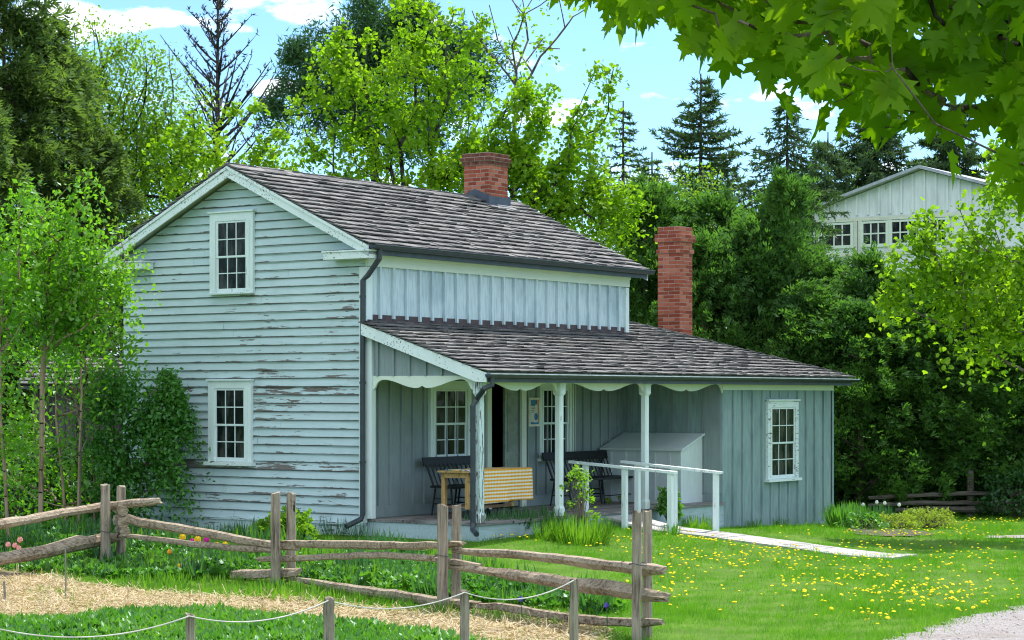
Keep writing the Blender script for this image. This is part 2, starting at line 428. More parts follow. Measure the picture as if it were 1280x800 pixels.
# ---- annex roof
ZA, SL2 = 2.75, .33
n2 = math.hypot(1, SL2)
XL, XR = -.16, 12.10
YE, YRG = -.25, 2.85
def za(y): return ZA+SL2*(y-YE)
U = (0,1/n2,SL2/n2); N = (0,-SL2/n2,1/n2)
m = MB(); shingles(m, (0,YE-.02,ZA-.01), (1,0,0), U, N, (2.06-YE)*n2, lambda d: (XL-.02, XR-d/n2), seed=21, exp=.185)
m2 = MB(); 
def spanup(d):
    return (L+.02, XR-d/n2)
rr = MB(); Emid = (0, 2.06, za(2.06)-.002)
shingles(m, Emid, (1,0,0), U, N, (YRG-2.06)*n2, lambda d: (L+.02, XR-(2.06-YE)-d/n2), seed=22, exp=.185)
m.build('porch_shingles', M['shingle'], H)
m = MB(); shingles(m, (XR+.02,0,ZA-.01), (0,1,0), (-1/n2,0,SL2/n2), (SL2/n2,0,1/n2), 3.1*n2, lambda d: (YE+d/n2, 5.95-d/n2), seed=23, exp=.185)
shingles(m, (0,5.97,ZA-.01), (1,0,0), (0,-1/n2,SL2/n2), (0,SL2/n2,1/n2), 3.1*n2, lambda d: (L+.02 if True else 0, XR-d/n2), seed=24, exp=.185)
m.build('wing_shingles', M['shingle'], H)
# hip cap boards
m = MB(); P0 = Vector((XR,YE,ZA+.03)); P1 = Vector((XR-3.1,YRG,ZA+SL2*3.1+.03)); r_ = random.Random(9)
nseg = 12
for i in range(nseg):
    a, b = P0.lerp(P1, i/nseg), P0.lerp(P1, (i+1.12)/nseg)
    for off in (Vector((-.06,-.045,0)), Vector((.05,.06,0))):
        m.bar(a+off*.8+Vector((0,0,-.012)), b+off*.8+Vector((0,0,r_.uniform(.0,.008)-.004)), .12, .016, up=(off.x*.25, off.y*.25, 1))
m.bar((L+.02,YRG-.05,ZA+SL2*3.1+.012),(XR-3.1,YRG-.05,ZA+SL2*3.1+.018),.12,.018); m.bar((L+.02,YRG+.05,ZA+SL2*3.1+.012),(XR-3.1,YRG+.05,ZA+SL2*3.1+.018),.12,.018)
m.build('hip_cap', M['shingle'], H)
m = MB()   # deck under the annex roof
def slab(pts, t=.04):
    return m.prism(pts, (0,0,-t))
e = .012
slab([(XL+.02,YE+.02,za(YE)-e),(XR-.02,YE+.02,za(YE)-e),(XR-.02-(2.06-YE),2.06,za(2.06)-e),(XL+.02,2.06,za(2.06)-e)])
m.prism([(L+.02,2.062,za(2.06)-e),(XR-.02-(2.06-YE),2.062,za(2.06)-e),(XR-3.1,YRG,za(YRG)-e),(L+.02,YRG,za(YRG)-e)], (0,0,-.04))
m.prism([(XR-.02,YE+.03,ZA-e),(XR-.02,5.93,ZA-e),(XR-3.1,YRG,za(YRG)-e)], (0,0,-.04))
m.prism([(L+.02,5.93,ZA-e),(L+.02,YRG+.002,za(YRG)-e),(XR-3.1,YRG+.002,za(YRG)-e),(XR-.03,5.93,ZA-e)], (0,0,-.04))
m.build('porch_ceiling', M['trim_clean'], H)
m = MB(); m.prism([(XL,2.05,za(2.05)-.012),(XL,YE-.01,za(YE)-.012),(XL,YE-.01,za(YE)-.15),(XL,YE+.18,za(YE+.18)-.2),(XL,2.05,za(2.05)-.185)], (.03,0,0))
m.build('bargeboard', M['trim'], H)
m = MB(); m.box(XL+.03,XR-.02,YE+.0,YE+.022,2.60,2.70); m.build('fascia', M['lead'], H)
gutter('gutter', XL-.02, XR+.12, YE-.055, 2.715, .05, H, M['gutter'], M['gutter_rim'])
xd = T(615,-.30)
pipe([(xd,-.30,2.68),(xd,-.30,2.56),(xd-.08,-.22,2.51),(-.04,-.02,2.36),(-.09,.02,2.26),(-.09,.02,.55),(-.12,.0,.45),(-.25,-.16,.40)], .040, M['gutter'], H, [(-.09,.02,1.9),(-.09,.02,.95)])
# wing body
YB = 5.7
LW = T(903, 0); RW = T(1040, 0)
m = MB(); m.box(LW,RW,0,.08,-.3,2.52); m.box(LW,LW+.08,.08,YB,-.3,2.62); m.box(RW-.08,RW,.08,YB,-.3,2.52); m.box(LW,RW,YB,YB+.08,-.3,2.52)
m.box(LW,LW+.08,.5,Y0,2.622,2.8)
m.prism([(LW,.05,2.622),(LW,2.06,2.622),(LW,2.06,za(2.06)-.06),(LW,.05,za(.05)-.06)], (.07,0,0))
rb = random.Random(8); x = LW+.36
wx0, wx1 = T(957,0), T(995,0); wz0, wz1 = ZL(598, T(975,0), 0), ZL(501, T(975,0), 0)
while x < RW-.1:
    if wx0 < x < wx1:
        m.box(x-.022,x+.022,-.022,-.001,-.1,wz0-.07); m.box(x-.022,x+.022,-.022,-.001,wz1+.06,2.5)
    else:
        j1, j2, w2 = rb.uniform(-.008,.008), rb.uniform(-.008,.008), rb.uniform(.018,.026)
        m.hexa([(x+j1-w2,-.038,-.1),(x+j1+w2,-.038,-.1),(x+j1+w2,-.001,-.1),(x+j1-w2,-.001,-.1),(x+j2-w2,-.034,2.5),(x+j2+w2,-.034,2.5),(x+j2+w2,-.001,2.5),(x+j2-w2,-.001,2.5)])
    x += .365+rb.uniform(-.02,.02)
y = .4
while y < YB:
    m.box(RW+.001,RW+.02,y-.02,y+.02,-.1,2.5); y += .35
m.build('wing_wall', M['batten_wing'], H)
m = MB(); y = .38
while y < Y0-.1: m.box(LW-.02,LW-.001,y-.022,y+.022,.7,za(y)-.06); y += .31
m.box(LW-.03,LW-.001,.09,Y0-.03,.545,.68); m.box(LW-.028,LW-.001,.02,.36,.685,za(.1)-.08); m.build('wing_side_panel', M['batten_mid'], H)
m = MB(); m.box(LW-.04,RW+.02,-.03,-.002,2.505,2.62); m.build('frieze', M['trim_clean'], H)
m = MB(); m.box(RW-.05,RW+.02,-.03,-.0245,-.05,2.5); m.box(RW-.0,RW+.02,-.0245,.05,-.05,2.5); m.build('corner_board', M['batten_wing'], H)
m = MB(); m.box(LW+.02,RW+.01,-.04,-.023,-.35,.03); m.build('foundation_board', M['batten_wing'], H)
# porch left gable triangle, posts, valances
m = MB(); zt = 2.70
m.prism([(.0,.02,zt),(.0,2.04,zt),(.0,2.04,za(2.04)-.055),(.0,.02,za(.02)-.055)], (.03,0,0))
for k in range(6):
    y = .34+.30*k
    m.box(-.036,-.001,y-.02,y+.02,zt,za(y)-.06)
m.build('porch_side_panel', M['batten_mid'], H)
pz = .545
posts = [(0.05,'trim_peel'), (T(699,0),'trim_v'), (T(806,0),'trim_v')]
def post(x, mat, y=0.0, w=.060):
    m = MB(); c = .016
    def ring(w, z):
        return [(x-w+c,y-w,z),(x+w-c,y-w,z),(x+w,y-w+c,z),(x+w,y+w-c,z),(x+w-c,y+w,z),(x-w+c,y+w,z),(x-w,y+w-c,z),(x-w,y-w+c,z)]
    rings = [ring(w+.008,pz),ring(w+.008,pz+.12),ring(w-.006,pz+.16),ring(w-.006,2.40),ring(w+.018,2.44),ring(w+.02,2.655)]
    vs = sum(rings, []); fs = [tuple(range(7,-1,-1)), tuple(range(40,48))]
    for i in range(5):
        for k in range(8): fs.append((i*8+k, i*8+(k+1)%8, (i+1)*8+(k+1)%8, (i+1)*8+k))
    m.add(vs, fs)
    return m.build('porch_post', M[mat], H)
for x, mt in posts: post(x, mt)
m = MB(); m.box(-.05,.05,1.93,2.035,pz,za(1.98)-.05); m.build('pilaster', M['trim_v'], H)
def valance(p0, p1, ztop, th, name='valance'):
    """scalloped board between two posts"""
    p0, p1 = Vector(p0), Vector(p1); Lr = (p1-p0).length; d = (p1-p0).normalized(); nrm = Vector((-d.y, d.x, 0))
    N_ = 48; prof = []
    for i in range(N_+1):
        a = i/N_*Lr; u = min(a, Lr-a); hw = Lr/2
        r = .17
        if u < .035: dd = .21
        elif u < .035+r: q = (u-.035)/r; dd = .055+.155*(1-math.sqrt(max(0,1-(1-q)**2)))
        else:
            q = (u-.035-r)/(hw-.035-r)
            dd = .055+.125*.5*(1-math.cos(math.pi*min(1,q/.86)))
            if q > .86: dd -= .035*((q-.86)/.14)**2
        prof.append((a, dd))
    m = MB(); 
    for (a, da), (b, db) in zip(prof, prof[1:]):
        A, B = p0+d*a, p0+d*b; o = nrm*th/2
        zt_ = Vector((0,0,ztop))
        m.hexa([A-o+Vector((0,0,ztop-da)),B-o+Vector((0,0,ztop-db)),B+o+Vector((0,0,ztop-db)),A+o+Vector((0,0,ztop-da)),A-o+zt_,B-o+zt_,B+o+zt_,A+o+zt_])
    import bmesh
    o = m.build(name, M['trim_clean'], H)
    bm = bmesh.new(); bm.from_mesh(o.data); bmesh.ops.remove_doubles(bm, verts=bm.verts, dist=1e-4)
    kill = [f for f in bm.faces if all(len(e.link_faces) > 2 for e in f.edges if abs(e.verts[0].co.z-e.verts[1].co.z) > 1e-5) and abs(f.normal.dot(d)) > .9]
    bmesh.ops.delete(bm, geom=kill, context='FACES_ONLY'); bm.to_mesh(o.data); bm.free()
    return o
xs = [.08, posts[1][0], posts[2][0], LW]
valance((.08,.0,0),(xs[1]-.075,.0,0),2.66,.03); valance((xs[1]+.075,0,0),(xs[2]-.075,0,0),2.66,.03); valance((xs[2]+.075,0,0),(LW-.01,0,0),2.66,.03)
valance((0,.08,0),(0,1.93,0),2.70,.034)
m = MB(); m.box(-.06,LW,-.045,.045,2.662,2.70); m.build('porch_beam', M['trim_clean'], H)
# deck
m = MB(); y = -.06; i = 0
while y < Y0-.03:
    m.box(-.03,LW-.005,y,min(y+.135,Y0-.032),.503,.542); y += .14
m.build('porch_deck', M['deck'], H)
m = MB(); m.box(-.01,LW-.01,-.03,-.005,-.25,.50); m.box(-.01,.015,-.004,Y0-.03,-.2,.50); m.build('porch_skirt', painted('porch_skirt_paint', (.40,.52,.54), (.36,.48,.5), 'x', .68, stain=(.26,.33,.33), stain_amt=.7), H)

# ---- windows
def window(P, a0, a1, z0, z1, head=.11, side=.10, sill=.05, cmat='trim_v', lower_shift=0.0, sill_over=.05):
    """P(a,z,d) -> local point; a across, d outwards"""
    def bx(m, a, b, c, d, e, f): # a0,a1,z0,z1,d0,d1
        p, q = P(a, c, e), P(b, d, f); m.box(p[0],q[0],p[1],q[1],p[2],q[2])
    m = MB(); D = .055
    bx(m,a0,a0+side,z0,z1-head,.0,D); bx(m,a1-side,a1,z0,z1-head,.0,D); bx(m,a0,a1,z1-head,z1,.0,D)
    bx(m,a0-.02,a1+.02,z1+.001,z1+.025,.0,D+.03)
    bx(m,a0+side*.55,a0+side,z0+.03,z1-head,D+.001,D+.014) ; bx(m,a1-side,a1-side*.55,z0+.03,z1-head,D+.001,D+.014)
    w = m.build('window', M[cmat], H)
    m = MB(); bx(m,a0-sill_over,a1+sill_over,z0-sill,z0-.001,.0,D+.05); m.build('sill', M['trim'], w)
    b0, b1, c0, c1 = a0+side+.001, a1-side-.001, z0+.002, z1-head-.002
    zm = (c0+c1)/2
    for lo, hi, dd, sh in ((c0,zm+.012,.022,0),(zm-.012,c1,.034,0)):
        m = MB(); st = .04; mu = .016; d0, d1 = dd, dd+.011
        bot = .065 if lo == c0 else .03
        bx(m,b0,b0+st,lo,hi,d0,d1); bx(m,b1-st,b1,lo,hi,d0,d1); bx(m,b0+st,b1-st,lo,lo+bot,d0,d1); bx(m,b0+st,b1-st,hi-.03,hi,d0,d1)
        wi = b1-b0-2*st; hi2 = hi-lo-bot-.03
        for k in (1,2):
            a = b0+st+wi*k/3; bx(m,a-mu/2,a+mu/2,lo+bot,hi-.03,d0+.001,d1-.001)
        zc = lo+bot+hi2/2; bx(m,b0+st,b1-st,zc-mu/2,zc+mu/2,d0+.002,d1-.002)
        m.build('sash', M['trim_v'], w)
        m = MB(); bx(m,b0+.01,b1-.01,lo+.01,hi-.01,d0-.006,d0-.001); m.build('glass', M['glass'], w)
    return w
Pg = lambda a,z,d: (-.022-d, a, z)
sa, sb = S(320,0), S(266,0); sm = (sa+sb)/2
window(Pg, sa, sb, ZL(366,0,sm), ZL(266,0,sm), side=.13, head=.13, sill=.025, sill_over=.0)
sa, sb = S(318,0), S(264,0); sm = (sa+sb)/2
window(Pg, sa, sb, ZL(577,0,sm), ZL(476,0,sm), side=.13, head=.12, sill=.06)
Pb = lambda a,z,d: (a, Y0-d, z)
ta, tb = T(535,Y0), T(586,Y0); tm_ = (ta+tb)/2
window(Pb, ta, tb, ZL(573,tm_,Y0), ZL(478,tm_,Y0), side=.11)
ta, tb = T(672,Y0), T(712,Y0); tm_ = (ta+tb)/2
window(Pb, ta, tb, ZL(572,tm_,Y0), ZL(478,tm_,Y0), side=.09)
m = MB(); m.box(tb+.06,tb+.16,Y0-.03,Y0-.001,.72,2.9); m.build('wall_trim', M['trim_clean'], H)
Pf = lambda a,z,d: (a, -.0-d, z)
window(Pf, wx0, wx1, wz0, wz1, side=.13, head=.12, cmat='trim')

# ---- chimneys
def chimney(x0, x1, y0, y1, z0, z1, corbels, seed, sooty=None):
    m = MB(); r = random.Random(seed); c = .074; z = z0; k = 0; top = MB()
    core = MB()
    while z < z1-.02:
        g = 0.0
        for (ca, cb, off) in corbels:
            if ca <= z < cb: g = off
        mm = top if (sooty and z > sooty) else m
        X0, X1, YY0, YY1 = x0-g, x1+g, y0-g, y1+g
        core.box(X0+.006,X1-.006,YY0+.006,YY1-.006,z-.0005,z+c+.0005 if False else z+c-.0006)
        # four faces
        for face in range(4):
            a0, a1 = (YY0, YY1) if face in (0,2) else (X0, X1)
            n = max(2, round((a1-a0)/.205)); bl = (a1-a0)/n; off = (bl*.5 if (k+face) % 2 else 0)
            a = a0
            edges = [a0]+[a0+off+i*bl for i in range(n+1) if a0+.03 < a0+off+i*bl < a1-.03]+[a1]
            for p, q in zip(edges, edges[1:]):
                j = r.uniform(-.003,.003); hh = c-.014+r.uniform(-.002,.001)
                p2, q2 = p+.0065, q-.0065
                dp = .09
                if face == 0: mm.box(X0+j,X0+dp,p2,q2,z+.005,z+.005+hh)
                elif face == 2: mm.box(X1-dp,X1+j,p2,q2,z+.005,z+.005+hh)
                elif face == 1: mm.box(p2,q2,YY0+j-.0007,YY0+dp,z+.0045,z+.0045+hh)
                else: mm.box(p2,q2,YY1-dp,YY1+j,z+.0045,z+.0045+hh)
        z += c; k += 1
    ch = m.build('chimney', M['brick'], H)
    core.build('mortar', M['mortar'], ch)
    if sooty: top.build('sooty_crown', M['brick_sooty'], ch)
    fl = MB(); fl.box(x0+.1,x1-.1,y0+.1,y1-.1,z-.0,z+.012); fl.build('flue', M['dark'], ch)
    return ch
# ridge chimney
cx1 = T(635, 4.35); 
ch = chimney(6.42,7.04,4.32,4.88,5.60,6.82,[(6.60,6.69,.025),(6.69,6.78,.05),(6.78,7.2,.025)],5, sooty=6.62)
m = MB(); x0, x1, y0, y1 = 6.39,7.07,4.29,4.91
m.prism([(x0,y0,zr(y0)-.02),(x0,y1,zr(y1)-.02),(x0,y1,zr(y1)+.20),(x0,YR,ZRIDGE+.17),(x0,y0,zr(y0)+.20)], (.02,0,0)); m.box(x0+.02,x1,y0,y0+.02,zr(y0)-.02,zr(y0)+.19)
m.prism([(x1,y0,zr(y0)-.02),(x1,y1,zr(y1)-.02),(x1,y1,zr(y1)+.20),(x1,YR,ZRIDGE+.17),(x1,y0,zr(y0)+.20)], (.02,0,0))
m.prism([(x0-.05,y0-.13,zr(y0-.13)+.03),(x1+.06,y0-.13,zr(y0-.13)+.03),(x1+.06,y0,zr(y0)+.035),(x0-.05,y0,zr(y0)+.035)], (0,0,.012))
m.build('flashing', M['lead'], ch)
chimney(10.62,11.12,2.72,3.22,2.9,5.66,[(5.40,5.50,.045),(5.50,5.56,.02),(5.12,5.20,.025)],6)
# ================================================================== THINGS ON THE PORCH
HR = math.atan2(SA, CA)
def bench(t, s, w, label, group=None):
    x, y, _ = lw(t, s); e = empty('bench', (x, y, .542), HR, label=label, cat='bench', group=group)
    k = M['black_paint']; hw = w/2
    m = MB(); m.prism([(-hw,-.02,.42),(hw,-.02,.42),(hw,.40,.43),(-hw,.40,.43)], (0,0,.035)); m.build('seat', k, e)
    m = MB(); m.prism([(-hw-.02,.50,.76),(hw+.02,.50,.76),(hw+.02,.53,.90),(-hw-.02,.53,.90)], (0,.022,0)); m.build('back_rail', k, e)
    n = int(w/.115)
    for i in range(n+1):
        a = -hw+.05+(w-.1)*i/n
        m = MB(); m.tube([(a,.37,.45),(a*1.01,.505,.79)], .011 if 0 < i < n else .017, 7); m.build('spindle', k, e)
    for a in (-hw+.07, -.03, .06, hw-.07) if w > 1.0 else (-hw+.05, hw-.05):
        for b, sp in ((.05,-.05),(.35,.06)):
            m = MB(); m.tube([(a,b,.42),(a*1.03,b+sp,.0)], [.017,.012], 7); m.build('leg', k, e)
        m = MB(); m.tube([(a,.02,.18),(a,.39,.18)], .010, 6); m.tube([(a,.03,.26),(a,.38,.26)], .009, 6); m.build('rung', k, e)
    m = MB(); m.tube([(-hw+.07,.03,.14),(hw-.07,.03,.14)], .01, 6); m.build('stretcher', k, e)
    return e
tA = T(524,1.96)
bench(tA+.68, 1.36, 1.32, 'dark spindle-back bench left of the door behind the yellow table')
tB = T(674,1.96); tC = T(758,1.96)
bench((tB+tC)/2, 1.36, tC-tB-.04, 'dark spindle-back bench right of the door behind the middle porch post')
# table on casters
x, y, _ = lw(.0, 0); tx0, tx1, ty0, ty1 = T(584,.62), 1.97, .62, 1.18
e = empty('table', (x, y, .542), HR, label='narrow yellow pine table on small casters, set on the porch boards', cat='table')
m = MB(); m.box(tx0,tx1,ty0,ty1,.70,.727); m.build('tabletop', M['pine_wood'], e)
m = MB(); m.box(tx0+.09,tx1-.09,ty0+.06,ty0+.08,.62,.699); m.box(tx0+.09,tx1-.09,ty1-.08,ty1-.06,.62,.699); m.box(tx0+.06,tx0+.08,ty0+.08,ty1-.08,.62,.699); m.box(tx1-.08,tx1-.06,ty0+.08,ty1-.08,.62,.699)
m.build('apron', M['pine_wood'], e)
for a in (tx0+.10, tx1-.12):
    for b in (ty0+.06, ty1-.06):
        m = MB(); w = .032; m.box(a-w,a+w,b-w,b+w,.15,.699); lg = m.build('leg', M['pine_wood'], e)
        m = MB(); m.tube([(a-.02,b,.045),(a+.02,b,.045)], .045, 14); m.box(a-.006,a+.006,b-.02,b+.02,.06,.149); m.build('caster', M['black_paint'], e)
m = MB(); m.bar((tx0+.10,ty0+.06,.17),(tx1-.12,ty0+.06,.17),.03,.045); m.bar((tx0+.10,ty1-.06,.17),(tx1-.12,ty1-.06,.17),.03,.045); m.box(tx0+.13,tx1-.15,ty0+.08,ty1-.08,.165,.18); m.build('lower_shelf', oldwood('brown_shelf_wood', (.20,.13,.08), (.30,.2,.13), 'x'), e)
# gingham cloth
def gingham():
    n = NT('yellow_gingham'); c = n.sep(n.coord())
    def st(v, f):
        return n.math('GREATER_THAN', n.math('FRACT', n.math('MULTIPLY', v, f)), .5)
    a = st(c[2], 19.0); b = st(c[0], 26.0); 
    f = n.math('ADD', n.math('MULTIPLY', a, .62), n.math('MULTIPLY', b, .30))
    col = n.ramp(f, [(0,(.82,.80,.74)),(.3,(.82,.73,.50)),(.62,(.80,.46,.08)),(.92,(.74,.30,.02))])
    p = n.principled(col, .9, .1)
    return n.done(p)
def cloth(x0, x1, yf, yb, zt, drop, mat, name, label, seed, front_over=.01, endrop=0.0, thick=.004):
    r = random.Random(seed); nx, nf, nt_ = 48, 22, 14
    rows = []
    for j in range(nf+1):   # hanging part from bottom up
        f = j/nf; rows.append(('f', f))
    for j in range(1, nt_+1): rows.append(('t', j/nt_))
    vs = []
    for kind, f in rows:
        for i in range(nx+1):
            u = i/nx; a = x0+(x1-x0)*u
            if kind == 'f':
                w = (1-f); yy = yf-front_over-.018*w*(1+math.sin(u*13+seed)+.5*math.sin(u*29)); zz = zt-drop*w-.012*w*math.sin(u*5+1)
                a = a+.015*w*math.sin(u*6)
            else:
                yy = yf-front_over+(yb-yf+front_over)*f; zz = zt+.004+.004*math.sin(u*19+f*7)
            vs.append((a, yy, zz))
    nr = len(rows); fs = [(j*(nx+1)+i, j*(nx+1)+i+1, (j+1)*(nx+1)+i+1, (j+1)*(nx+1)+i) for j in range(nr-1) for i in range(nx)]
    m = MB(); m.add(vs, fs); o = m.build(name, mat, None, smooth=True, label=label, cat='tablecloth')
    o.location = (*lw(0,0)[:2], .542); o.rotation_euler = (0,0,HR)
    md = o.modifiers.new('solid', 'SOLIDIFY'); md.thickness = thick
    return o
ca, cb = T(600,.6)-.02, T(666,.6)
cloth(ca, cb, ty0, ty1, .731, .50, gingham(), 'gingham_cloth', 'orange and white checked cloth hanging over the front of the pine table', 2)
def floral():
    n = NT('multicolour_floral_print'); v = n.new('TexVoronoi'); n.set(v.inputs['Vector'], n.coord()); v.inputs['Scale'].default_value = 22
    s_ = n.sep(v.outputs['Color'])
    c = n.ramp(s_[0], [(0,(.75,.72,.65)),(.35,(.75,.72,.65)),(.36,(.03,.10,.5)),(.5,(.03,.10,.5)),(.51,(.75,.35,.03)),(.66,(.75,.35,.03)),(.67,(.06,.35,.1)),(.8,(.06,.35,.1)),(.81,(.7,.65,.55))], 'CONSTANT')
    return n.done(n.principled(c, .9, .1))
cloth(tx0+.06, ca-.01, ty0, ty1-.1, .733, .07, floral(), 'floral_cloth', 'crumpled multicoloured patterned cloth on the left end of the pine table', 5, thick=.008)
# storage bin
bt0, bt1, bs0, bs1 = T(851,.38), LW-.035, .38, 1.97
x, y, _ = lw(0,0); e = empty('storage_bin', (x, y, .542), HR, label='large grey-blue wooden bin with sloping lid at the right end of the porch', cat='bin')
bm_ = painted('bin_paint', (.60,.68,.68), (.54,.62,.63), 'z', .73, stain=(.38,.44,.45), stain_amt=.4)
zl, zh = .92, 1.17
m = MB(); m.prism([(bt0,bs0,.04),(bt1,bs0,.04),(bt1,bs0,zh),(bt0,bs0,zl)], (0,.03,0)); m.build('end_panel', bm_, e)
m = MB(); m.prism([(bt0,bs1,.04),(bt1,bs1,.04),(bt1,bs1,zh),(bt0,bs1,zl)], (0,-.03,0)); m.build('end_panel', bm_, e)
m = MB(); m.box(bt0,bt0+.025,bs0+.03,bs1-.03,.04,zl-.01)
yy = bs0+.22
while yy < bs1-.1: m.box(bt0-.015,bt0-.001,yy-.02,yy+.02,.05,zl-.03); yy += .30
m.build('front_panel', bm_, e)
m = MB(); m.box(bt1-.02,bt1,bs0+.03,bs1-.03,.04,zh-.02); m.build('back_panel', bm_, e)
m = MB(); sl = (zh-zl)/(bt1-bt0); m.prism([(bt0-.05,bs0-.05,zl-.05*sl+.003),(bt1+.005,bs0-.05,zh+.003),(bt1+.005,bs1+.03,zh+.003),(bt0-.05,bs1+.03,zl-.05*sl+.003)], (0,0,.03)); m.build('lid', bm_, e)
m = MB(); m.box(bt0,bt1,bs0,bs1,.0,.039); m.build('base', bm_, e)
# poster
pa, pb = T(658.5,Y0), T(672.5,Y0)-.01; pz0, pz1 = ZL(533,(pa+pb)/2,Y0), ZL(497,(pa+pb)/2,Y0)
e = empty('poster', (*lw(pa, Y0-.02)[:2], pz0), HR, label='framed poster with blue pictures and orange strip on the wall between door and window', cat='poster')
W_, H_ = pb-pa, pz1-pz0
m = MB(); m.box(0,W_,-.03,-.001,0,H_); fr = m.build('frame', plain('poster_frame', (.60,.58,.50), .5, .3), e)
m = MB(); m.box(.03,W_-.03,-.034,-.031,.03,H_-.03); sh = m.build('sheet', plain('poster_paper', (.55,.56,.50), .5, .3, var=.08), e)
def flat(name, pts, mat): 
    m = MB(); m.prism([(p[0]*W_, -.0345, p[1]*H_) for p in pts], (0,-.0015,0)); m.build(name, mat, sh)
pbm, pom, pbr = plain('poster_blue', (.02,.16,.36), .5), plain('poster_orange', (.45,.22,.08), .5), plain('poster_brown', (.22,.08,.04), .5)
flat('picture', [(.14,.72),(.52,.70),(.56,.92),(.14,.92)], pbm); flat('picture', [(.53,.76),(.72,.76),(.72,.92),(.57,.92)], pbr)
flat('strip', [(.76,.16),(.86,.16),(.86,.92),(.76,.92)], pom); flat('base_band', [(.12,.08),(.86,.08),(.86,.15),(.5,.135),(.12,.16)], pbm)
flat('emblem', [(.60+.16*math.cos(k*math.pi/8), .34+.13*math.sin(k*math.pi/8)) for k in range(16)], pbm)
flat('text_block', [(.18,.62),(.50,.62),(.50,.655),(.18,.655)], pbr); flat('text_block', [(.18,.55),(.45,.55),(.45,.575),(.18,.575)], pbm); flat('text_block', [(.18,.49),(.42,.49),(.42,.51),(.18,.51)], pbr)

# ---- walkway and hand rails
wa, wb = T(757,-.1)+.0, T(790,-.1)+.06
def wz(s):      # height along the ramp
    q = -s
    x, y, _ = lw((wa+wb)/2, s); return max(.50-.20*q, gz(x, y)+.035)
m = MB(); r_ = random.Random(2); s_ = -.10
while s_ > -5.0:
    s2 = s_-.19
    z0, z1 = float(wz(s_)), float(wz(s2+.006)); j = r_.uniform(-.004,.004)
    P = [lw(wa,s_,z0+j),lw(wb,s_,z0+j),lw(wb,s2+.006,z1+j),lw(wa,s2+.006,z1+j)]
    m.hexa([(*p[:2],p[2]-.035) for p in P[::1]]+P)
    s_ = s2
m.build('walkway', M['plank'], kind='structure', label='bleached board walkway sloping down from the porch to the lawn')
def handrail(t, pts, label):
    """pts: (s, lean) posts"""
    x, y, _ = lw(t, -.2); e = empty('handrail', (x, y, float(gz(x,y))), HR, label=label, cat='handrail', group='white hand rails beside the board walkway')
    z0 = gz(x,y)
    tops = []
    for s_, ztop in pts:
        px, py, _ = lw(t, s_); g = gz(px, py); w = .038
        yy = s_+.2
        m = MB(); m.hexa([(-w,yy-w,g-z0-.1),(w,yy-w,g-z0-.1),(w,yy+w,g-z0-.1),(-w,yy+w,g-z0-.1),(-w,yy-w,ztop-z0),(w,yy-w,ztop-z0),(w,yy+w,ztop-z0),(-w,yy+w,ztop-z0)])
        m.build('post', M['trim_v'], e); tops.append((yy, ztop-z0))
    (ya, za_), (yb, zb_) = tops[0], tops[-1]; sl = (zb_-za_)/(yb-ya)
    m = MB(); m.bar((0,ya+.30,za_+.022+sl*.30),(0,yb-.10,zb_+.022-sl*.10),.11,.04); m.build('rail', M['trim'], e)
    return e
def railpts(t, pxs, tops):
    out = []
    for px, py in zip(pxs, tops):
        s_ = S(px, t); out.append((s_, ZL(py, t, s_)))
    return out
h1 = handrail(wa-.08, railpts(wa-.08, (732,781,838), (581,586,592)), 'nearer white wooden hand rail left of the board walkway')
h2 = handrail(wb+.08, railpts(wb+.08, (797,843,895), (581,586,592)), 'farther white wooden hand rail right of the board walkway')
# ================================================================== GROUND
def gridsheet(name, mat, xs, ys, off=0.0, keep=None, **k):
    xs, ys = np.array(xs), np.array(ys); X, Y = np.meshgrid(xs, ys); Z = ground(X, Y)+off
    V = np.stack([X.ravel(), Y.ravel(), Z.ravel()], 1); nx, ny = len(xs), len(ys)
    i, j = np.meshgrid(np.arange(nx-1), np.arange(ny-1)); a = (j*nx+i).ravel()
    Fc = np.stack([a, a+1, a+nx+1, a+nx], 1)
    return np_obj(name, V, [Fc], mat, **k)
def soilgrass():
    n = NT('lawn_soil'); p = n.pos(); a = n.noise(p, 1.2, 5, .6); b = n.noise(p, 30, 3, .7)
    c = n.mix(n.ramp(a, [(.4,0),(.62,1)]), (.06,.14,.012), (.10,.20,.02)); c = n.mix(n.ramp(b, [(.45,0),(.75,1)]), c, (.10,.10,.04))
    return n.done(n.principled(c, .95, .1, bump=b, bstr=.5, bdist=.03))
far = [-900,-400,-200,-120,-80,-50,-35,-25]
gx = far+list(np.arange(-20,20.1,.4))+[-a for a in reversed(far)]
gy = [-300,-100,-40,0]+list(np.arange(8,50.1,.4))+[60,80,120,200,400,900,1500]
gridsheet('ground', soilgrass(), gx, gy, kind='structure')
def inpoly(x, y, poly):
    x = np.asarray(x); y = np.asarray(y); c = np.zeros(x.shape, bool); n = len(poly)
    for i in range(n):
        x0, y0 = poly[i]; x1, y1 = poly[(i+1)%n]
        if y0 == y1: continue
        c ^= ((y0 > y) != (y1 > y)) & (x < (x1-x0)*(y-y0)/(y1-y0)+x0)
    return c
def gpt(px, py):      # a pixel on the lawn -> world x, y
    Y = CAMZ*F/(py-HOR)
    for _ in range(8):
        X = (px-640)/F*Y; Y = (CAMZ-gz(X,Y))*F/(py-HOR)
    return ((px-640)/F*Y, Y)
def gpoly(pts): return [gpt(*p) for p in pts]
mulch_poly = gpoly([(-160,716),(0,718),(70,722),(110,732),(150,736),(200,744),(330,750),(400,753),(470,763),(560,768),(640,770),(705,772),(755,786),(770,812),(640,812),(560,800),(470,788),(400,779),(300,768),(200,764),(100,774),(0,779),(-160,786)])
road_poly = gpoly([(1040,830),(1110,802),(1160,786),(1220,769),(1290,757),(1400,745),(1700,730),(1900,900),(1100,1200),(900,1000)])
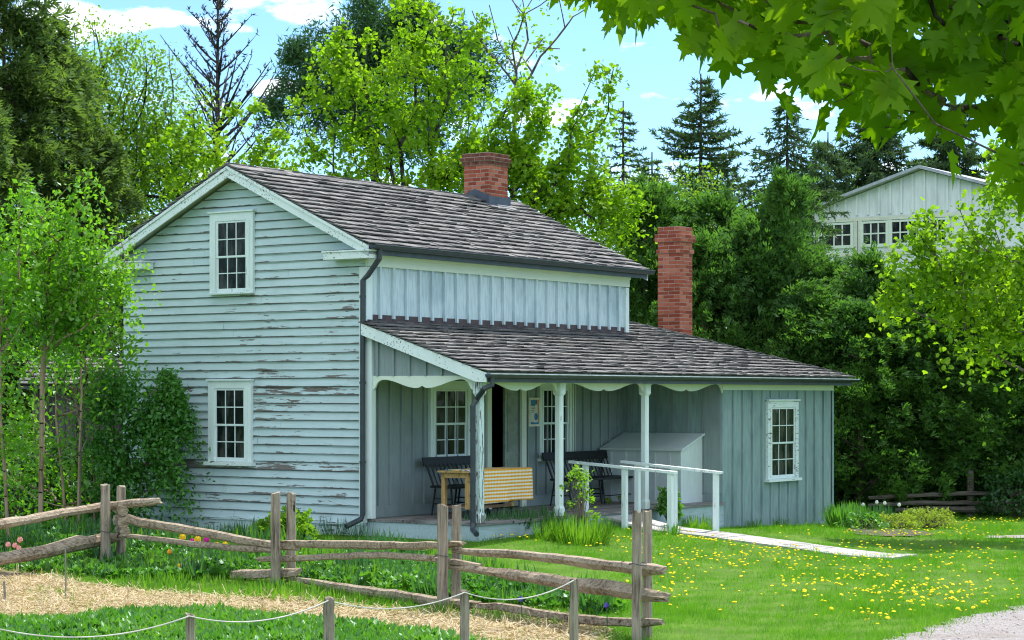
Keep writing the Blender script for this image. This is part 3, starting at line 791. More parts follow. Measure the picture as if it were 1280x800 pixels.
path_poly = gpoly([(1236,670.5),(1500,668.5),(1500,672),(1232,673.5)])
dirt_poly = gpoly([(1060,663),(1085,661.5),(1130,662),(1165,667),(1160,671),(1110,671),(1070,669)])
def jit(poly, n=6, a=.06, seed=0):
    r = random.Random(seed); out = []
    for i, p in enumerate(poly):
        q = poly[(i+1)%len(poly)]
        for k in range(n):
            f = k/n; out.append((p[0]+(q[0]-p[0])*f+r.uniform(-a,a), p[1]+(q[1]-p[1])*f+r.uniform(-a,a)))
    return out
mulch_poly = jit(mulch_poly, 5, .07, 1); road_poly = jit(road_poly, 10, .10, 2); dirt_poly = jit(dirt_poly, 4, .08, 3)
def sheet(name, poly, mat, off, step=.12, **k):
    xs = [p[0] for p in poly]; ys = [p[1] for p in poly]
    X, Y = np.meshgrid(np.arange(min(xs)-step, max(xs)+step, step), np.arange(min(ys)-step, max(ys)+step, step))
    ny, nx = X.shape
    rn = RS(5); bump = rn.normal(0, .006, X.shape)
    Z = ground(X, Y)+off+np.abs(bump)
    i, j = np.meshgrid(np.arange(nx-1), np.arange(ny-1)); a = (j*nx+i).ravel()
    Fc = np.stack([a, a+1, a+nx+1, a+nx], 1)
    cx = (X[:-1,:-1]+step/2).ravel(); cy = (Y[:-1,:-1]+step/2).ravel()
    Fc = Fc[inpoly(cx, cy, poly)]
    V = np.stack([X.ravel(), Y.ravel(), Z.ravel()], 1)
    used = np.unique(Fc); mp = -np.ones(len(V), int); mp[used] = np.arange(len(used))
    return np_obj(name, V[used], [mp[Fc]], mat, **k)
def strawmat():
    n = NT('straw_mulch'); p = n.pos(); a = n.noise(p, 9, 6, .75, 1.5); b = n.noise(p, 1.4, 3, .5)
    c = n.ramp(a, [(.33,(.16,.10,.05)),(.5,(.46,.34,.19)),(.66,(.62,.50,.32))]); c = n.mix(n.ramp(b, [(.55,0),(.75,1)]), c, (.12,.11,.05))
    return n.done(n.principled(c, .95, .1, bump=a, bstr=1, bdist=.04))
def gravelmat():
    n = NT('pale_gravel'); p = n.pos(); a = n.noise(p, 26, 5, .8); b = n.noise(p, 1.5, 4, .6)
    c = n.ramp(a, [(.3,(.17,.15,.14)),(.5,(.34,.31,.30)),(.7,(.46,.43,.42))]); c = n.mix(n.ramp(b, [(.5,0),(.75,.6)]), c, (.24,.19,.15))
    return n.done(n.principled(c, .95, .1, bump=a, bstr=1, bdist=.03))
sheet('mulch_path', mulch_poly, strawmat(), .012, kind='structure')
sheet('gravel_road', road_poly, gravelmat(), .012, .15, kind='structure')
sheet('path', path_poly, gravelmat(), .012, .08, kind='structure')
sheet('bare_soil', dirt_poly, plain('dry_soil', (.105,.09,.065), .95, .1, var=.5, scale=8), .012, .1, kind='structure')

# ================================================================== FENCES
FXS = [-300,-60,0,131,344,553,797,840]; FYS = [24.6,26.6,27.2,28.5,26.2,23.4,20.6,20.2]
def fY(px): return float(np.interp(px, FXS, FYS))
def woodpost(e, base, px0, px1, pytop, Y, rnd, mat='rail_z', n=9):
    xc = ((px0+px1)/2-640)/F*Y; r = (px1-px0)/2/F*Y; ztop = CAMZ+(HOR-pytop)/F*Y; g = gz(xc, Y)
    m = MB(); pts = []; rr = []
    for i in range(9):
        f = i/8; pts.append((xc-base[0]+rnd.uniform(-.004,.004), Y-base[1]+rnd.uniform(-.004,.004), g-.15-base[2]+(ztop-g+.15)*f)); rr.append(r*(1.06-.08*f)*rnd.uniform(.97,1.03))
    m.tube(pts, rr, n, .09, rnd, sq=.85)
    # a split, uneven top
    nv = len(m.v)
    for k in range(nv-n, nv): x, y, z = m.v[k]; m.v[k] = (x, y, z+rnd.uniform(-.03,.008))
    return m.build('post', M[mat], e)
def rail(e, base, pts, rnd, name='rail', dY=0.0, n=9, mat='rail_x'):
    """pts: (px, py, half thickness px)"""
    m = MB(); P = []; R = []
    fine = []
    for (a, b) in zip(pts, pts[1:]):
        k = max(2, int(abs(b[0]-a[0])/14))
        for i in range(k): f = i/k; fine.append([a[q]+(b[q]-a[q])*f for q in range(3)])
    fine.append(list(pts[-1]))
    for i, (px, py, h) in enumerate(fine):
        Y = fY(px)+dY; P.append(((px-640)/F*Y-base[0], Y-base[1]+rnd.uniform(-.01,.01), CAMZ+(HOR-py-rnd.uniform(-.7,.7))/F*Y-base[2])); 
        R.append(h/F*Y*rnd.uniform(.90,1.08)*(.8 if i in (0,len(fine)-1) else 1))
    m.tube(P, R, n, .16, rnd, sq=1.0)
    for k in list(range(n))+list(range(len(m.v)-n, len(m.v))): x,y,z = m.v[k]; m.v[k] = (x+rnd.uniform(-.03,.03), y, z)
    return m.build(name, M[mat], e)
rf = random.Random(12)
bx, by = wpt(344, 0, 26.2)[0], 26.2; bz = gz(bx, by)
FN = empty('rail_fence', (bx, by, bz), label='weathered grey split rail fence with paired posts zigzagging in front of the house', cat='fence')
B = (bx, by, bz)
for a, b, t_, Y in [(124.5,138.5,605,28.4),(144.5,158,607,28.75),(337,351.5,615,26.1),(357,371,615,26.5),(546,561,630,23.3),(563,577.5,629,23.65),(789,803,638,20.5),(802,816,637,20.8)]:
    woodpost(FN, B, a, b, t_, Y, rf)
RAILS = [
 [(-300,682,7),(-60,664,6.5),(0,655,6.5),(60,645,6.2),(110,636,5.8),(150,631,5.5),(200,626,4.6)],
 [(-300,760,9),(-60,707,8),(0,700,8),(60,690,9),(100,680,9.5),(126,676,8.5),(150,672,6)],
 [(-300,724,5),(-60,719,5),(0,719,4),(50,721,4.5),(110,718,4)],
 [(148,644,5),(175,652,5.5),(240,663,6),(300,674,5.8),(339,680,5.2),(372,684,4.2)],
 [(136,668,3),(170,671,3.3),(240,680,4),(300,686,4.2),(345,688,3.8)],
 [(166,711,3),(210,717,4),(270,719,5.5),(320,718,6.5),(372,716,6.5)],
 [(350,679,4.6),(400,679.5,5.2),(460,681,5.6),(520,682,5.4),(579,680,4)],
 [(324,699,4),(370,697,4.4),(420,695,4.6),(480,693,4.6),(545,698,4.2)],
 [(500,694,2),(540,698,3.2),(570,703,3.6),(600,708,3)],
 [(372,724,4),(420,734,6),(480,742,7),(545,752,7),(600,757,6)],
 [(566,688,4),(620,691,5),(690,697,6),(760,706,7),(800,711,7.5),(829,713,6.5)],
 [(562,708,3.5),(620,715,6),(680,724,8),(717,731,10),(760,735,10.5),(800,742,9),(834,747,7)],
 [(590,756,4.5),(640,760,6),(700,771,6),(760,777,6.5),(800,778,7),(827,777,5)]]
for i, rl in enumerate(RAILS): rail(FN, B, rl, rf, dY=.18)
for (px, py, h, q) in [(149,637,7,0),(150,653,7.5,.1),(152,664,6,-.1)]:     # stacked rail ends between the corner posts
    Y = 28.6; m = MB(); x, y, z = wpt(px, py, Y)
    m.tube([(x-.12-B[0],y+.5-B[1],z-B[2]),(x+.0-B[0],y+.1-B[1],z+.01-B[2]),(x+.10-B[0],y-.28-B[1],z+.005-B[2])], [h/F*Y]*3, 8, .12, rf)
    m.build('rail', M['rail_x'], FN)
for px, py, Y in ((131,664,28.4),(344,728,26.1),(797,705,20.5),(553,694,23.3)):   # wire ties
    x, y, z = wpt(px, py, Y); m = MB(); pts = [(x-B[0]+.085*math.cos(a), y-B[1]+.08*math.sin(a), z-B[2]+.01*math.sin(a*2)) for a in np.linspace(0, 2*math.pi, 17)]
    m.tube(pts, .004, 5, caps=False); m.build('wire', M['gutter'], FN)
# far fence under the cedars
bx, by = wpt(1213,0,43)[0], 43.0
F2 = empty('rail_fence', (bx, by, gz(bx,by)), label='old grey rail fence in the shade below the cedars at the far right', cat='fence')
B2 = (bx, by, gz(bx, by))
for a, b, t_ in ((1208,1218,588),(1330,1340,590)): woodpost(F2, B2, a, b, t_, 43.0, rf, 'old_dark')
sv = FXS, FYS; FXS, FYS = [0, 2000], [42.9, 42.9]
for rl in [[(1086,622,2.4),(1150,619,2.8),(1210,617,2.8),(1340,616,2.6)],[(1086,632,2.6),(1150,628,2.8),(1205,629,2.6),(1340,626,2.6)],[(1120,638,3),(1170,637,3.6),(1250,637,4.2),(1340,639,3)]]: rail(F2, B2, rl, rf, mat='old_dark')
FXS, FYS = sv
# rope posts
RP = []
for a, b, t_, Y, lab in [(710.5,723.5,722,19.0,'short grey rope post nearest the right corner of the rail fence'),(574,588,737,18.3,'short grey rope post standing in front of the middle pair of fence posts'),(402,420,747,17.5,'thickest short grey rope post, at the edge of the straw mulch'),(231,245,766,16.4,'short grey rope post in the leafy bed, leftmost of the four'),(-44,-28,772,15.4,None)]:
    xc = ((a+b)/2-640)/F*Y; base = (xc, Y, gz(xc,Y))
    if lab:
        e = empty('rope_post', base, label=lab, cat='post', group='short posts carrying the white rope')
        woodpost(e, base, a, b, t_, Y, rf).name = 'shaft'
    RP.append((xc, Y, CAMZ+(HOR-t_)/F*Y))
m = MB(); pts = []
for (p, q), sag in zip(zip(RP, RP[1:]), (.11,.10,.10,.14)):
    n_ = 24
    for i in range(n_):
        f = i/n_; pts.append((p[0]+(q[0]-p[0])*f, p[1]+(q[1]-p[1])*f-.055, p[2]-.02+(q[2]-p[2])*f-4*sag*f*(1-f)))
m.tube(pts, .006, 6, caps=True); m.build('rope', M['rope'], label='thin white rope sagging between the short grey posts', cat='rope')
for px, t_, b_, lab, w in ((82,683,752,'thin grey metal stake at the edge of the straw mulch',.009),(5.5,727,754,'short pale stake at the far left of the straw mulch',.014)):
    X, Y = gpt(px, b_); m = MB(); zt_ = CAMZ+(HOR-t_)/F*Y; g = gz(X,Y)
    m.tube([(X,Y,g-.1),(X+.004,Y,(g+zt_)/2),(X-.003,Y,zt_)], w, 7); m.tube([(X,Y,zt_-.001),(X,Y,zt_+.012)], [w*1.2,w*.6], 7)
    m.build('stake', M['steel'], label=lab, cat='stake')

# ================================================================== SCATTER TOOLS
def rots(n, rs, axis_bias=(0,0,0), spread=1.0, nrm_bias=(0,0,.6)):
    a = rs.normal(0,1,(n,3))*spread+np.array(axis_bias); a /= np.linalg.norm(a,axis=1,keepdims=True)+1e-9
    w = rs.normal(0,1,(n,3))+np.array(nrm_bias)*2; w -= (w*a).sum(1,keepdims=True)*a; w /= np.linalg.norm(w,axis=1,keepdims=True)+1e-9
    s = np.cross(a, w); return np.stack([s,a,w], 2)     # columns: side, axis, normal
def scatter(tv, tf, pos, R, sc):
    tv = np.asarray(tv, float); n = len(pos)
    sc = np.asarray(sc); sc = sc[:,None,None] if sc.ndim == 1 else sc[:,None,:]
    V = np.einsum('nij,nkj->nki', R, tv[None]*sc)+pos[:,None,:]
    out = []
    for f in tf:
        f = np.asarray(f); out.append((f[None]+(np.arange(n)*len(tv))[:,None,None]).reshape(-1, f.shape[1]))
    return V.reshape(-1,3), out
def merge(parts):
    Vs = []; Fd = {}; b = 0
    for V, Fs in parts:
        for f in Fs: Fd.setdefault(f.shape[1], []).append(f+b)
        Vs.append(V); b += len(V)
    return np.concatenate(Vs), [np.concatenate(x) for x in Fd.values()]
LEAF = ([(0,0,0),(.30,.40,.07),(0,1,-.08),(-.30,.40,.07)], [[(0,1,2),(0,2,3)]])
BROAD = ([(0,0,0),(.42,.12,.05),(.52,.55,.06),(.2,.72,.0),(0,1.05,-.12),(-.2,.72,.0),(-.52,.55,.06),(-.42,.12,.05)], [[(0,1,2),(0,2,3),(0,3,4),(0,4,5),(0,5,6),(0,6,7)]])
NEEDLE = ([(-.03,0,0),(.03,0,0),(0,1,0)], [[(0,1,2)]])
SPRAY = ([(0,0,0),(.10,.45,.03),(0,1,0),(-.10,.45,.03),(.03,.15,0),(.42,.55,.05),(.36,.80,.0),(-.03,.2,0),(-.42,.62,.05),(-.30,.86,.0)], [[(0,1,2),(0,2,3),(0,4,5),(4,5,6),(0,7,8),(7,9,8)]])
STRAP = ([(-.035,0,0),(.035,0,0),(.04,.45,.06),(-.04,.45,.06),(.03,.8,0),(-.03,.8,0),(0,1.02,-.14)], [[(0,1,2,3),(3,2,4,5)],[(5,4,6)]])
BLADE = ([(-.5,0,0),(.5,0,0),(.1,1,.25)], [[(0,1,2)]])
def tubes(P0, P1, r0, r1, n=5):
    d = P1-P0; d /= np.linalg.norm(d,axis=1,keepdims=True)+1e-9
    ref = np.where(np.abs(d[:,2:3]) > .9, np.array([[1.,0,0]]), np.array([[0,0,1.]]))
    a = np.cross(d, ref); a /= np.linalg.norm(a,axis=1,keepdims=True)+1e-9; b = np.cross(a, d)
    th = np.arange(n)*2*math.pi/n; c, s = np.cos(th), np.sin(th)
    ring = a[:,None,:]*c[None,:,None]+b[:,None,:]*s[None,:,None]
    V = np.concatenate([P0[:,None]+ring*r0[:,None,None], P1[:,None]+ring*r1[:,None,None]], 1)
    k = np.arange(n); q = np.stack([k,(k+1)%n,n+(k+1)%n,n+k], 1)
    return V.reshape(-1,3), [(q[None]+(np.arange(len(P0))*2*n)[:,None,None]).reshape(-1,4)]

# ================================================================== GRASS AND BEDS
G = {}
G['grass'] = leafmat('lawn_grass_blades', (.065,.22,.010), (.11,.30,.014), (.18,.38,.022), trans=.5, gloss=.12, patch=2.6, tcol=(1.1,1.2,.5))
def drypatch(m):
    t = m.node_tree; n = NT.__new__(NT); n.m = m; n.t = t; n.n = t.nodes
    df = [x for x in t.nodes if x.type == 'BSDF_DIFFUSE'][0]; src = df.inputs[0].links[0].from_socket
    pz = n.ramp(n.noise(n.pos(), 1.1, 5, .65), [(.60,0),(.70,.75)]); fr_ = n.ramp(n.island(), [(.45,0),(.5,1)])
    n.set(df.inputs[0], n.mix(n.math('MULTIPLY', pz, fr_), src, (.34,.33,.12)))
drypatch(G['grass'])
G['tall'] = leafmat('tall_grass', (.075,.20,.015), (.12,.27,.02), (.19,.33,.035), trans=.5, gloss=.2, patch=.8)
G['bed'] = leafmat('bed_leaves', (.06,.19,.022), (.10,.26,.03), (.14,.30,.04), trans=.4, gloss=.35, patch=.8)
G['iris'] = leafmat('blue_green_straps', (.035,.11,.04), (.06,.16,.055), (.07,.19,.04), trans=.4, gloss=.35)
G['straw'] = leafmat('straw_bits', (.44,.34,.21), (.58,.48,.32), (.28,.20,.12), trans=.15, gloss=.1, patch=4)
rs = RS(1)
def house_mask(x, y, pad=.0):
    dx, dy = x-OX, y-OY; t = dx*CA+dy*SA; s = -dx*SA+dy*CA
    a = (t > -.03-pad) & (t < L+.05) & (s > -.06-pad) & (s < Y1+.05)
    b = (t > LW-pad) & (t < RW+.03+pad) & (s > -.03-pad) & (s < YB+.1)
    w = (t > wa+.10+.08*np.sin(s*7)) & (t < wb+.0) & (s < .0) & (s > -4.6)
    return a | b | w
def lawnpts(n, y0=18.6, y1=44.5, margin=1.16, power=1.0):
    u = rs.rand(n); Y = y0*(y1/y0)**u if power == 1 else y0+(y1-y0)*u
    X = (rs.rand(n)*2-1)*.243*margin*Y
    return X, Y
def blades(name, X, Y, h, w, mat, lean=.35, **k):
    n = len(X); Z = ground(X, Y)-.01
    R = rots(n, rs, (0,0,1/lean), 1.0, (0,0,0)); sc = np.stack([w, h, h], 1)
    V, Fs = scatter(*BLADE, np.stack([X,Y,Z],1), R, sc)
    return np_obj(name, V, Fs, mat, **k)
def fbm(x, y, s, seed=0):
    r = RS(seed); v = 0
    for o in range(4):
        a = r.rand(3)*6.28; f = s*1.8**o; v = v+np.sin(x*f*math.cos(a[0])+y*f*math.sin(a[0])+a[1])*np.sin(x*f*math.sin(a[0]+1)-y*f*math.cos(a[0]+.7)+a[2])/1.5**o
    return v
X, Y = lawnpts(680000)
ok = ~house_mask(X, Y) & ~inpoly(X, Y, mulch_poly) & ~inpoly(X, Y, road_poly) & ~inpoly(X, Y, path_poly)
thin = inpoly(X, Y, dirt_poly) & (rs.rand(len(X)) < .45); ok &= ~thin
X, Y = X[ok], Y[ok]; f = fbm(X, Y, 1.1, 3)
h = (.034+.075*rs.rand(len(X))**4)*(1+.4*np.clip(f,-1,1.5))*(1+.5*np.clip(fbm(X, Y, 5.0, 8),-1,1.6)); w = .0055*(Y/24)*(.8+.5*rs.rand(len(X)))
blades('lawn', X, Y, h, w, G['grass'], .5, kind='stuff', label='bright green mown lawn')
# ragged fringe along the road and mulch
def edgepts(poly, n, sp):
    P = np.array(poly); Q = np.roll(P, -1, 0); i = rs.randint(0, len(P), n); f = rs.rand(n)[:,None]
    p = P[i]*(1-f)+Q[i]*f+rs.normal(0, sp, (n,2)); return p[:,0], p[:,1]
a1 = edgepts(mulch_poly, 9000, .10); a2 = edgepts(road_poly, 2600, .13)
X = np.concatenate([a1[0], a2[0]]); Y = np.concatenate([a1[1], a2[1]])
h = .06+.12*rs.rand(len(X))**2; blades('grass_fringe', X, Y, h, .008+.004*rs.rand(len(X)), G['tall'], .5, kind='stuff', label='ragged grass fringe along mulch and road')
def wregion(poly, n):
    P = np.array(poly); lo, hi = P.min(0), P.max(0); out = []
    tot = 0
    while tot < n:
        q = lo+rs.rand(n*2,2)*(hi-lo); q = q[inpoly(q[:,0], q[:,1], poly)]; out.append(q); tot += len(q)
    return np.concatenate(out)[:n]
# straw
q = wregion(mulch_poly, 42000); n = len(q)
R = rots(n, rs, (0,0,.05), 1.0, (0,0,1.5)); R2 = R.copy()
a = rs.normal(0,1,(n,3))*np.array([1,1,.22]); a /= np.linalg.norm(a,axis=1,keepdims=True); up = np.tile([0,0,1.],(n,1))+rs.normal(0,.3,(n,3)); up -= (up*a).sum(1,keepdims=True)*a; up /= np.linalg.norm(up,axis=1,keepdims=True)
R = np.stack([np.cross(a,up),a,up],2); ln = .06+.12*rs.rand(n)
V, Fs = scatter([(-.5,0,0),(.5,0,0),(.5,1,0),(-.5,1,0)], [[(0,1,2,3)]], np.stack([q[:,0],q[:,1],ground(q[:,0],q[:,1])+.012+.05*rs.rand(n)**2],1), R, np.stack([.006+.005*rs.rand(n), ln, ln],1))
np_obj('straw', V, Fs, G['straw'], kind='stuff', label='loose pale straw and wood shavings on the mulch path')
# loose stones on the road
q = wregion([p for p in road_poly], 12000); q = q[(q[:,1] > 18) & (np.abs(q[:,0]) < .3*q[:,1])]; n = len(q)
OCT = ([(1,0,0),(-1,0,0),(0,1,0),(0,-1,0),(0,0,.7),(0,0,-.7)], [[(0,2,4),(2,1,4),(1,3,4),(3,0,4),(2,0,5),(1,2,5),(3,1,5),(0,3,5)]])
V, Fs = scatter(*OCT, np.stack([q[:,0],q[:,1],ground(q[:,0],q[:,1])+.02],1), rots(n, rs, (0,0,0), 1, (0,0,0)), (.005+.012*rs.rand(n)**4))
np_obj('loose_gravel', V, Fs, plain('gravel_stone', (.46,.43,.41), .9, .1, var=.35, scale=9), kind='stuff', label='loose pale stones on the gravel road')
# leafy beds
bed_back = gpoly([(-120,668),(120,664),(200,676),(330,682),(400,690),(480,692),(560,704),(600,722),(640,738),(720,748),(780,765),(760,772),(640,758),(540,748),(420,735),(360,726),(200,726),(120,724),(0,716),(-120,712)])
bed_front = gpoly([(-160,789),(0,783),(100,777),(200,768),(300,772),(400,783),(470,792),(560,806),(640,830),(640,880),(-160,880)])
def bed(name, poly, nc, hmin, hmax, mat, tmpl, per, lsz, label, spread=.5, droop=.9, rad=.12):
    q = wregion(poly, nc); q = q[~house_mask(q[:,0], q[:,1], .1)]; nc = len(q)
    f = np.clip(.5+.5*fbm(q[:,0], q[:,1], 1.6, 9), 0, 1); H_ = hmin+(hmax-hmin)*f*rs.rand(nc)
    c = np.repeat(np.arange(nc), per); n = len(c)
    az = rs.rand(n)*6.283; tl = .15+spread*rs.rand(n)
    a = np.stack([np.cos(az)*tl, np.sin(az)*tl, np.ones(n)*(1-.3*tl)],1); a /= np.linalg.norm(a,axis=1,keepdims=True)
    w = np.stack([-np.cos(az), -np.sin(az), tl*.8],1)*-1+rs.normal(0,.3,(n,3)); w -= (w*a).sum(1,keepdims=True)*a; w /= np.linalg.norm(w,axis=1,keepdims=True)
    pos = np.stack([q[c,0]+np.cos(az)*rad*rs.rand(n)*.5, q[c,1]+np.sin(az)*rad*rs.rand(n)*.5, ground(q[c,0],q[c,1])-.01+0*az],1)
    if tmpl is not STRAP: pos[:,2] += H_[c]*rs.rand(n)*.9
    ln = (lsz*(.7+.6*rs.rand(n))) if tmpl is not STRAP else H_[c]*(.7+.5*rs.rand(n))
    R = np.stack([np.cross(a,w),a,w],2)
    V, Fs = scatter(*tmpl, pos, R, np.stack([ln*(1 if tmpl is not STRAP else .9), ln, ln],1))
    return np_obj(name, V, Fs, mat, kind='stuff', label=label)
bed('bed_foliage', bed_back, 1700, .10, .30, G['bed'], BROAD, 26, .065, 'dense leafy perennials along the rail fence', spread=1.6)
bed('strap_foliage', bed_back, 900, .18, .42, G['iris'], STRAP, 12, .3, 'strap leaved plants among the perennials by the fence', spread=.6)
bed('front_bed_foliage', bed_front, 4200, .05, .17, G['bed'], LEAF, 22, .085, 'low glossy green leaves filling the nearest bed', spread=1.3)
strip = gpoly([(150,722),(330,728),(420,744),(560,766),(700,776),(780,792),(700,786),(560,776),(430,764),(330,752),(200,744),(140,736)])
bed('fence_grass', strip, 480, .06, .22, G['tall'], STRAP, 10, .2, 'tufts of uncut grass at the foot of the rail fence', spread=.6)
mb3 = gpoly([(120,742),(330,752),(560,775),(700,785),(640,800),(560,796),(400,776),(200,760),(60,772)])
bed('path_weeds', mb3, 110, .04, .15, G['tall'], STRAP, 7, .2, 'scattered weeds coming up through the straw', spread=.8)
mb2 = gpoly([(40,735),(95,738),(90,755),(30,756)]); bed('mulch_weeds', mb2, 60, .05,.16, G['tall'], STRAP, 9, .2, 'thin weeds growing through the straw', spread=.7)
b3 = [lw(-.5,-.35)[:2], lw(-.1,-.35)[:2], lw(2.9,-.12)[:2], lw(2.7,-.55)[:2], lw(.3,-.75)[:2], lw(-.5,-.7)[:2]]
bed('tall_bed_plants', bed_back, 130, .22, .42, G['tall'], STRAP, 14, .3, 'taller uneven stems standing out of the fence bed', spread=.35)
# ---- individual clumps
def clump(name, px, py, w, h, n, mat, label, cat='plant', tmpl=STRAP, group=None, droop=.7, wide=.8, seed=1, XY=None, lw_=1.0):
    X, Y = XY or gpt(px, py); g = gz(X, Y); r = RS(seed)
    az = r.rand(n)*6.283; rad = w*.5*np.sqrt(r.rand(n)); tl = droop*(.2+.8*r.rand(n))
    a = np.stack([np.cos(az)*tl, np.sin(az)*tl, np.ones(n)],1); a /= np.linalg.norm(a,axis=1,keepdims=True)
    wv = np.stack([np.cos(az), np.sin(az), -tl],1)+r.normal(0,.2,(n,3)); wv -= (wv*a).sum(1,keepdims=True)*a; wv /= np.linalg.norm(wv,axis=1,keepdims=True)
    pos = np.stack([np.cos(az)*rad*.7, np.sin(az)*rad*.7, -.02*np.ones(n)],1); ln = h*(.55+.5*r.rand(n))
    V, Fs = scatter(*tmpl, pos, np.stack([np.cross(a,wv),a,wv],2), np.stack([ln*wide*lw_, ln, ln],1))
    o = np_obj(name, V, Fs, mat, label=label, cat=cat, group=group); o.location = (X, Y, g); return o
def bush(name, px, py, w, h, n, mat, label, leaf=.06, tmpl=LEAF, cat='bush', seed=1, group=None, stems=14, bark='bark', lean=(0,0), XY=None, gap=1.0):
    X, Y = XY or gpt(px, py); g = gz(X, Y); r = RS(seed); e = empty(name, (X, Y, g), label=label, cat=cat, group=group)
    nc = max(6, n//16); th = r.rand(nc)*6.283; ph = r.rand(nc); rr = (.55+.45*r.rand(nc))
    c = np.stack([np.cos(th)*np.sqrt(1-(ph*1.0)**2*.8)*w/2*rr+lean[0]*ph, np.sin(th)*np.sqrt(1-ph**2*.8)*w/2*rr+lean[1]*ph, h*(.12+.85*ph)*rr**.3],1)
    i = r.randint(0, nc, n); pos = c[i]+r.normal(0, min(w,h)*.07*gap, (n,3)); pos[:,2] = np.abs(pos[:,2])
    out = pos-np.array([0,0,h*.3]); R = rots(n, r, (0,0,.2), 1.0, (0,0,.7)); ln = leaf*(.6+.8*r.rand(n))
    V, Fs = scatter(*tmpl, pos, R, ln); np_obj('foliage', V, Fs, mat, e)
    k = min(nc, stems*3); P0 = np.zeros((k,3))+r.normal(0,w*.05,(k,3))*[1,1,0]; mid = c[:k]*[.45,.45,.55]; 
    V, Fs = merge([tubes(P0, mid, np.full(k,.010), np.full(k,.007)), tubes(mid, c[:k], np.full(k,.007), np.full(k,.003))]); np_obj('stem', V, Fs, M[bark], e)
    return e
G['lime'] = leafmat('lime_leaves', (.11,.25,.015), (.17,.32,.02), (.22,.36,.03), trans=.5, gloss=.2)
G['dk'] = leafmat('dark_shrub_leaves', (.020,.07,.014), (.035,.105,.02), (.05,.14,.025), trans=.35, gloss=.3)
G['bloom_y'] = leafmat('yellow_green_bracts', (.12,.24,.04), (.42,.46,.06), (.20,.32,.05), trans=.4, gloss=.1)
bush('peony_bush', 357, 685, .95, .50, 2600, G['lime'], 'rounded light green bush at the foot of the clapboard gable wall', leaf=.085, seed=3)
for k, (px, py, w, h, n) in enumerate([(603,670,.8,.42,330),(634,667,.9,.44,380),(670,664,.9,.44,380)]):
    clump('daylily', px, py, w, h, n, G['iris'], ['drooping strap leaved clump right beside the downspout foot of the porch','drooping strap leaved clump below the checked cloth','drooping strap leaved clump left of the young rose bush'][k], seed=20+k, droop=1.1, wide=.55, group='strap leaved clumps along the porch front')
clump('grass_clump', 727, 672, 1.15, .44, 620, G['tall'], 'tall bright grass clump around the young rose bush by the hand rail', seed=31, droop=.7, wide=.4)
clump('grass_clump', 690, 671, .7, .34, 260, G['tall'], 'lower grass tuft left of the young rose bush', seed=32, droop=.8, wide=.45)
clump('grass_clump', 872, 661, .75, .26, 260, G['tall'], 'low grass tuft in front of the storage bin beyond the walkway', seed=33, droop=.8, wide=.5)
clump('grass_clump', 838, 668, .35, .22, 90, G['bed'], 'small dark tuft at the foot of the nearer hand rail', seed=34, droop=.9, wide=.8)
bush('rose_bush', 727, 668, .75, 1.15, 430, G['lime'], 'young open rose bush in front of the middle porch post', leaf=.065, seed=5, bark='bark', gap=.7)
bush('rose_bush', 770, 655, .5, .75, 120, G['lime'], 'nearly bare twiggy bush between the hand rail posts', leaf=.06, seed=6, gap=.6)
bush('leafy_shrub', 817, 653, .40, .72, 420, G['bed'], 'small upright leafy shrub behind the nearer hand rail', leaf=.095, seed=7, XY=lw(4.95,-.35)[:2])
# right of the wing
clump('daylily', 1058, 660, .8, .50, 420, G['bed'], 'broad daylily clump at the right corner of the wing', seed=41, droop=.9, wide=.8)
clump('daylily', 1100, 655, .6, .42, 220, G['iris'], 'narrow leaved daffodil clump beyond the daylilies', seed=42, droop=.6, wide=.5)
bush('spurge', 1118, 661, 1.05, .26, 2600, G['bloom_y'], 'yellow-green flowering spurge mound left of its taller neighbour', leaf=.034, seed=43, group='yellow-green spurge mounds in the right hand bed', stems=20)
bush('spurge', 1160, 660, 1.2, .36, 3400, G['bloom_y'], 'tallest yellow-green flowering spurge mound, at the right end of the bed', leaf=.034, seed=44, group='yellow-green spurge mounds in the right hand bed', stems=20)
bush('leafy_shrub', 1080, 662, .9, .30, 900, G['bed'], 'low green plants between the daylilies and the spurge', leaf=.07, seed=45)
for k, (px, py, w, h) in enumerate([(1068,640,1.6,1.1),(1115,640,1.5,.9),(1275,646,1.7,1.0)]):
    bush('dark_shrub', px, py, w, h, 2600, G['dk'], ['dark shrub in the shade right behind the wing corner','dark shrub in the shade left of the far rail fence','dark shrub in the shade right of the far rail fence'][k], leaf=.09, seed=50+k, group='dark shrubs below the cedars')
clump('weed', 975, 659, .3, .2, 40, G['bed'], 'small dark weed at the wing wall below the window', seed=61, wide=1.2, XY=lw(9.4,-.12)[:2])
clump('weed', 938, 659, .4, .18, 50, G['bed'], 'small dark weed at the wing wall near the last rail post', seed=62, wide=1.0, XY=lw(8.3,-.12)[:2])
for k, (t_, s_, h) in enumerate([(-.12,2.6,.34),(-.14,3.1,.22),(-.12,3.9,.28),(-.15,4.6,.2),(-.14,2.1,.3)]):
    clump('weed', 0, 0, .5, h, 70, G['iris'], ['tuft of long grass beside the lower window side of the gable downspout','low grass tuft right of the light green bush','thin weed below the lower gable window','low weed left of the lower gable window','tuft of grass under the foot of the gable downspout'][k], seed=70+k, droop=.8, wide=.4, XY=lw(t_,s_)[:2], group='grass tufts along the gable wall')
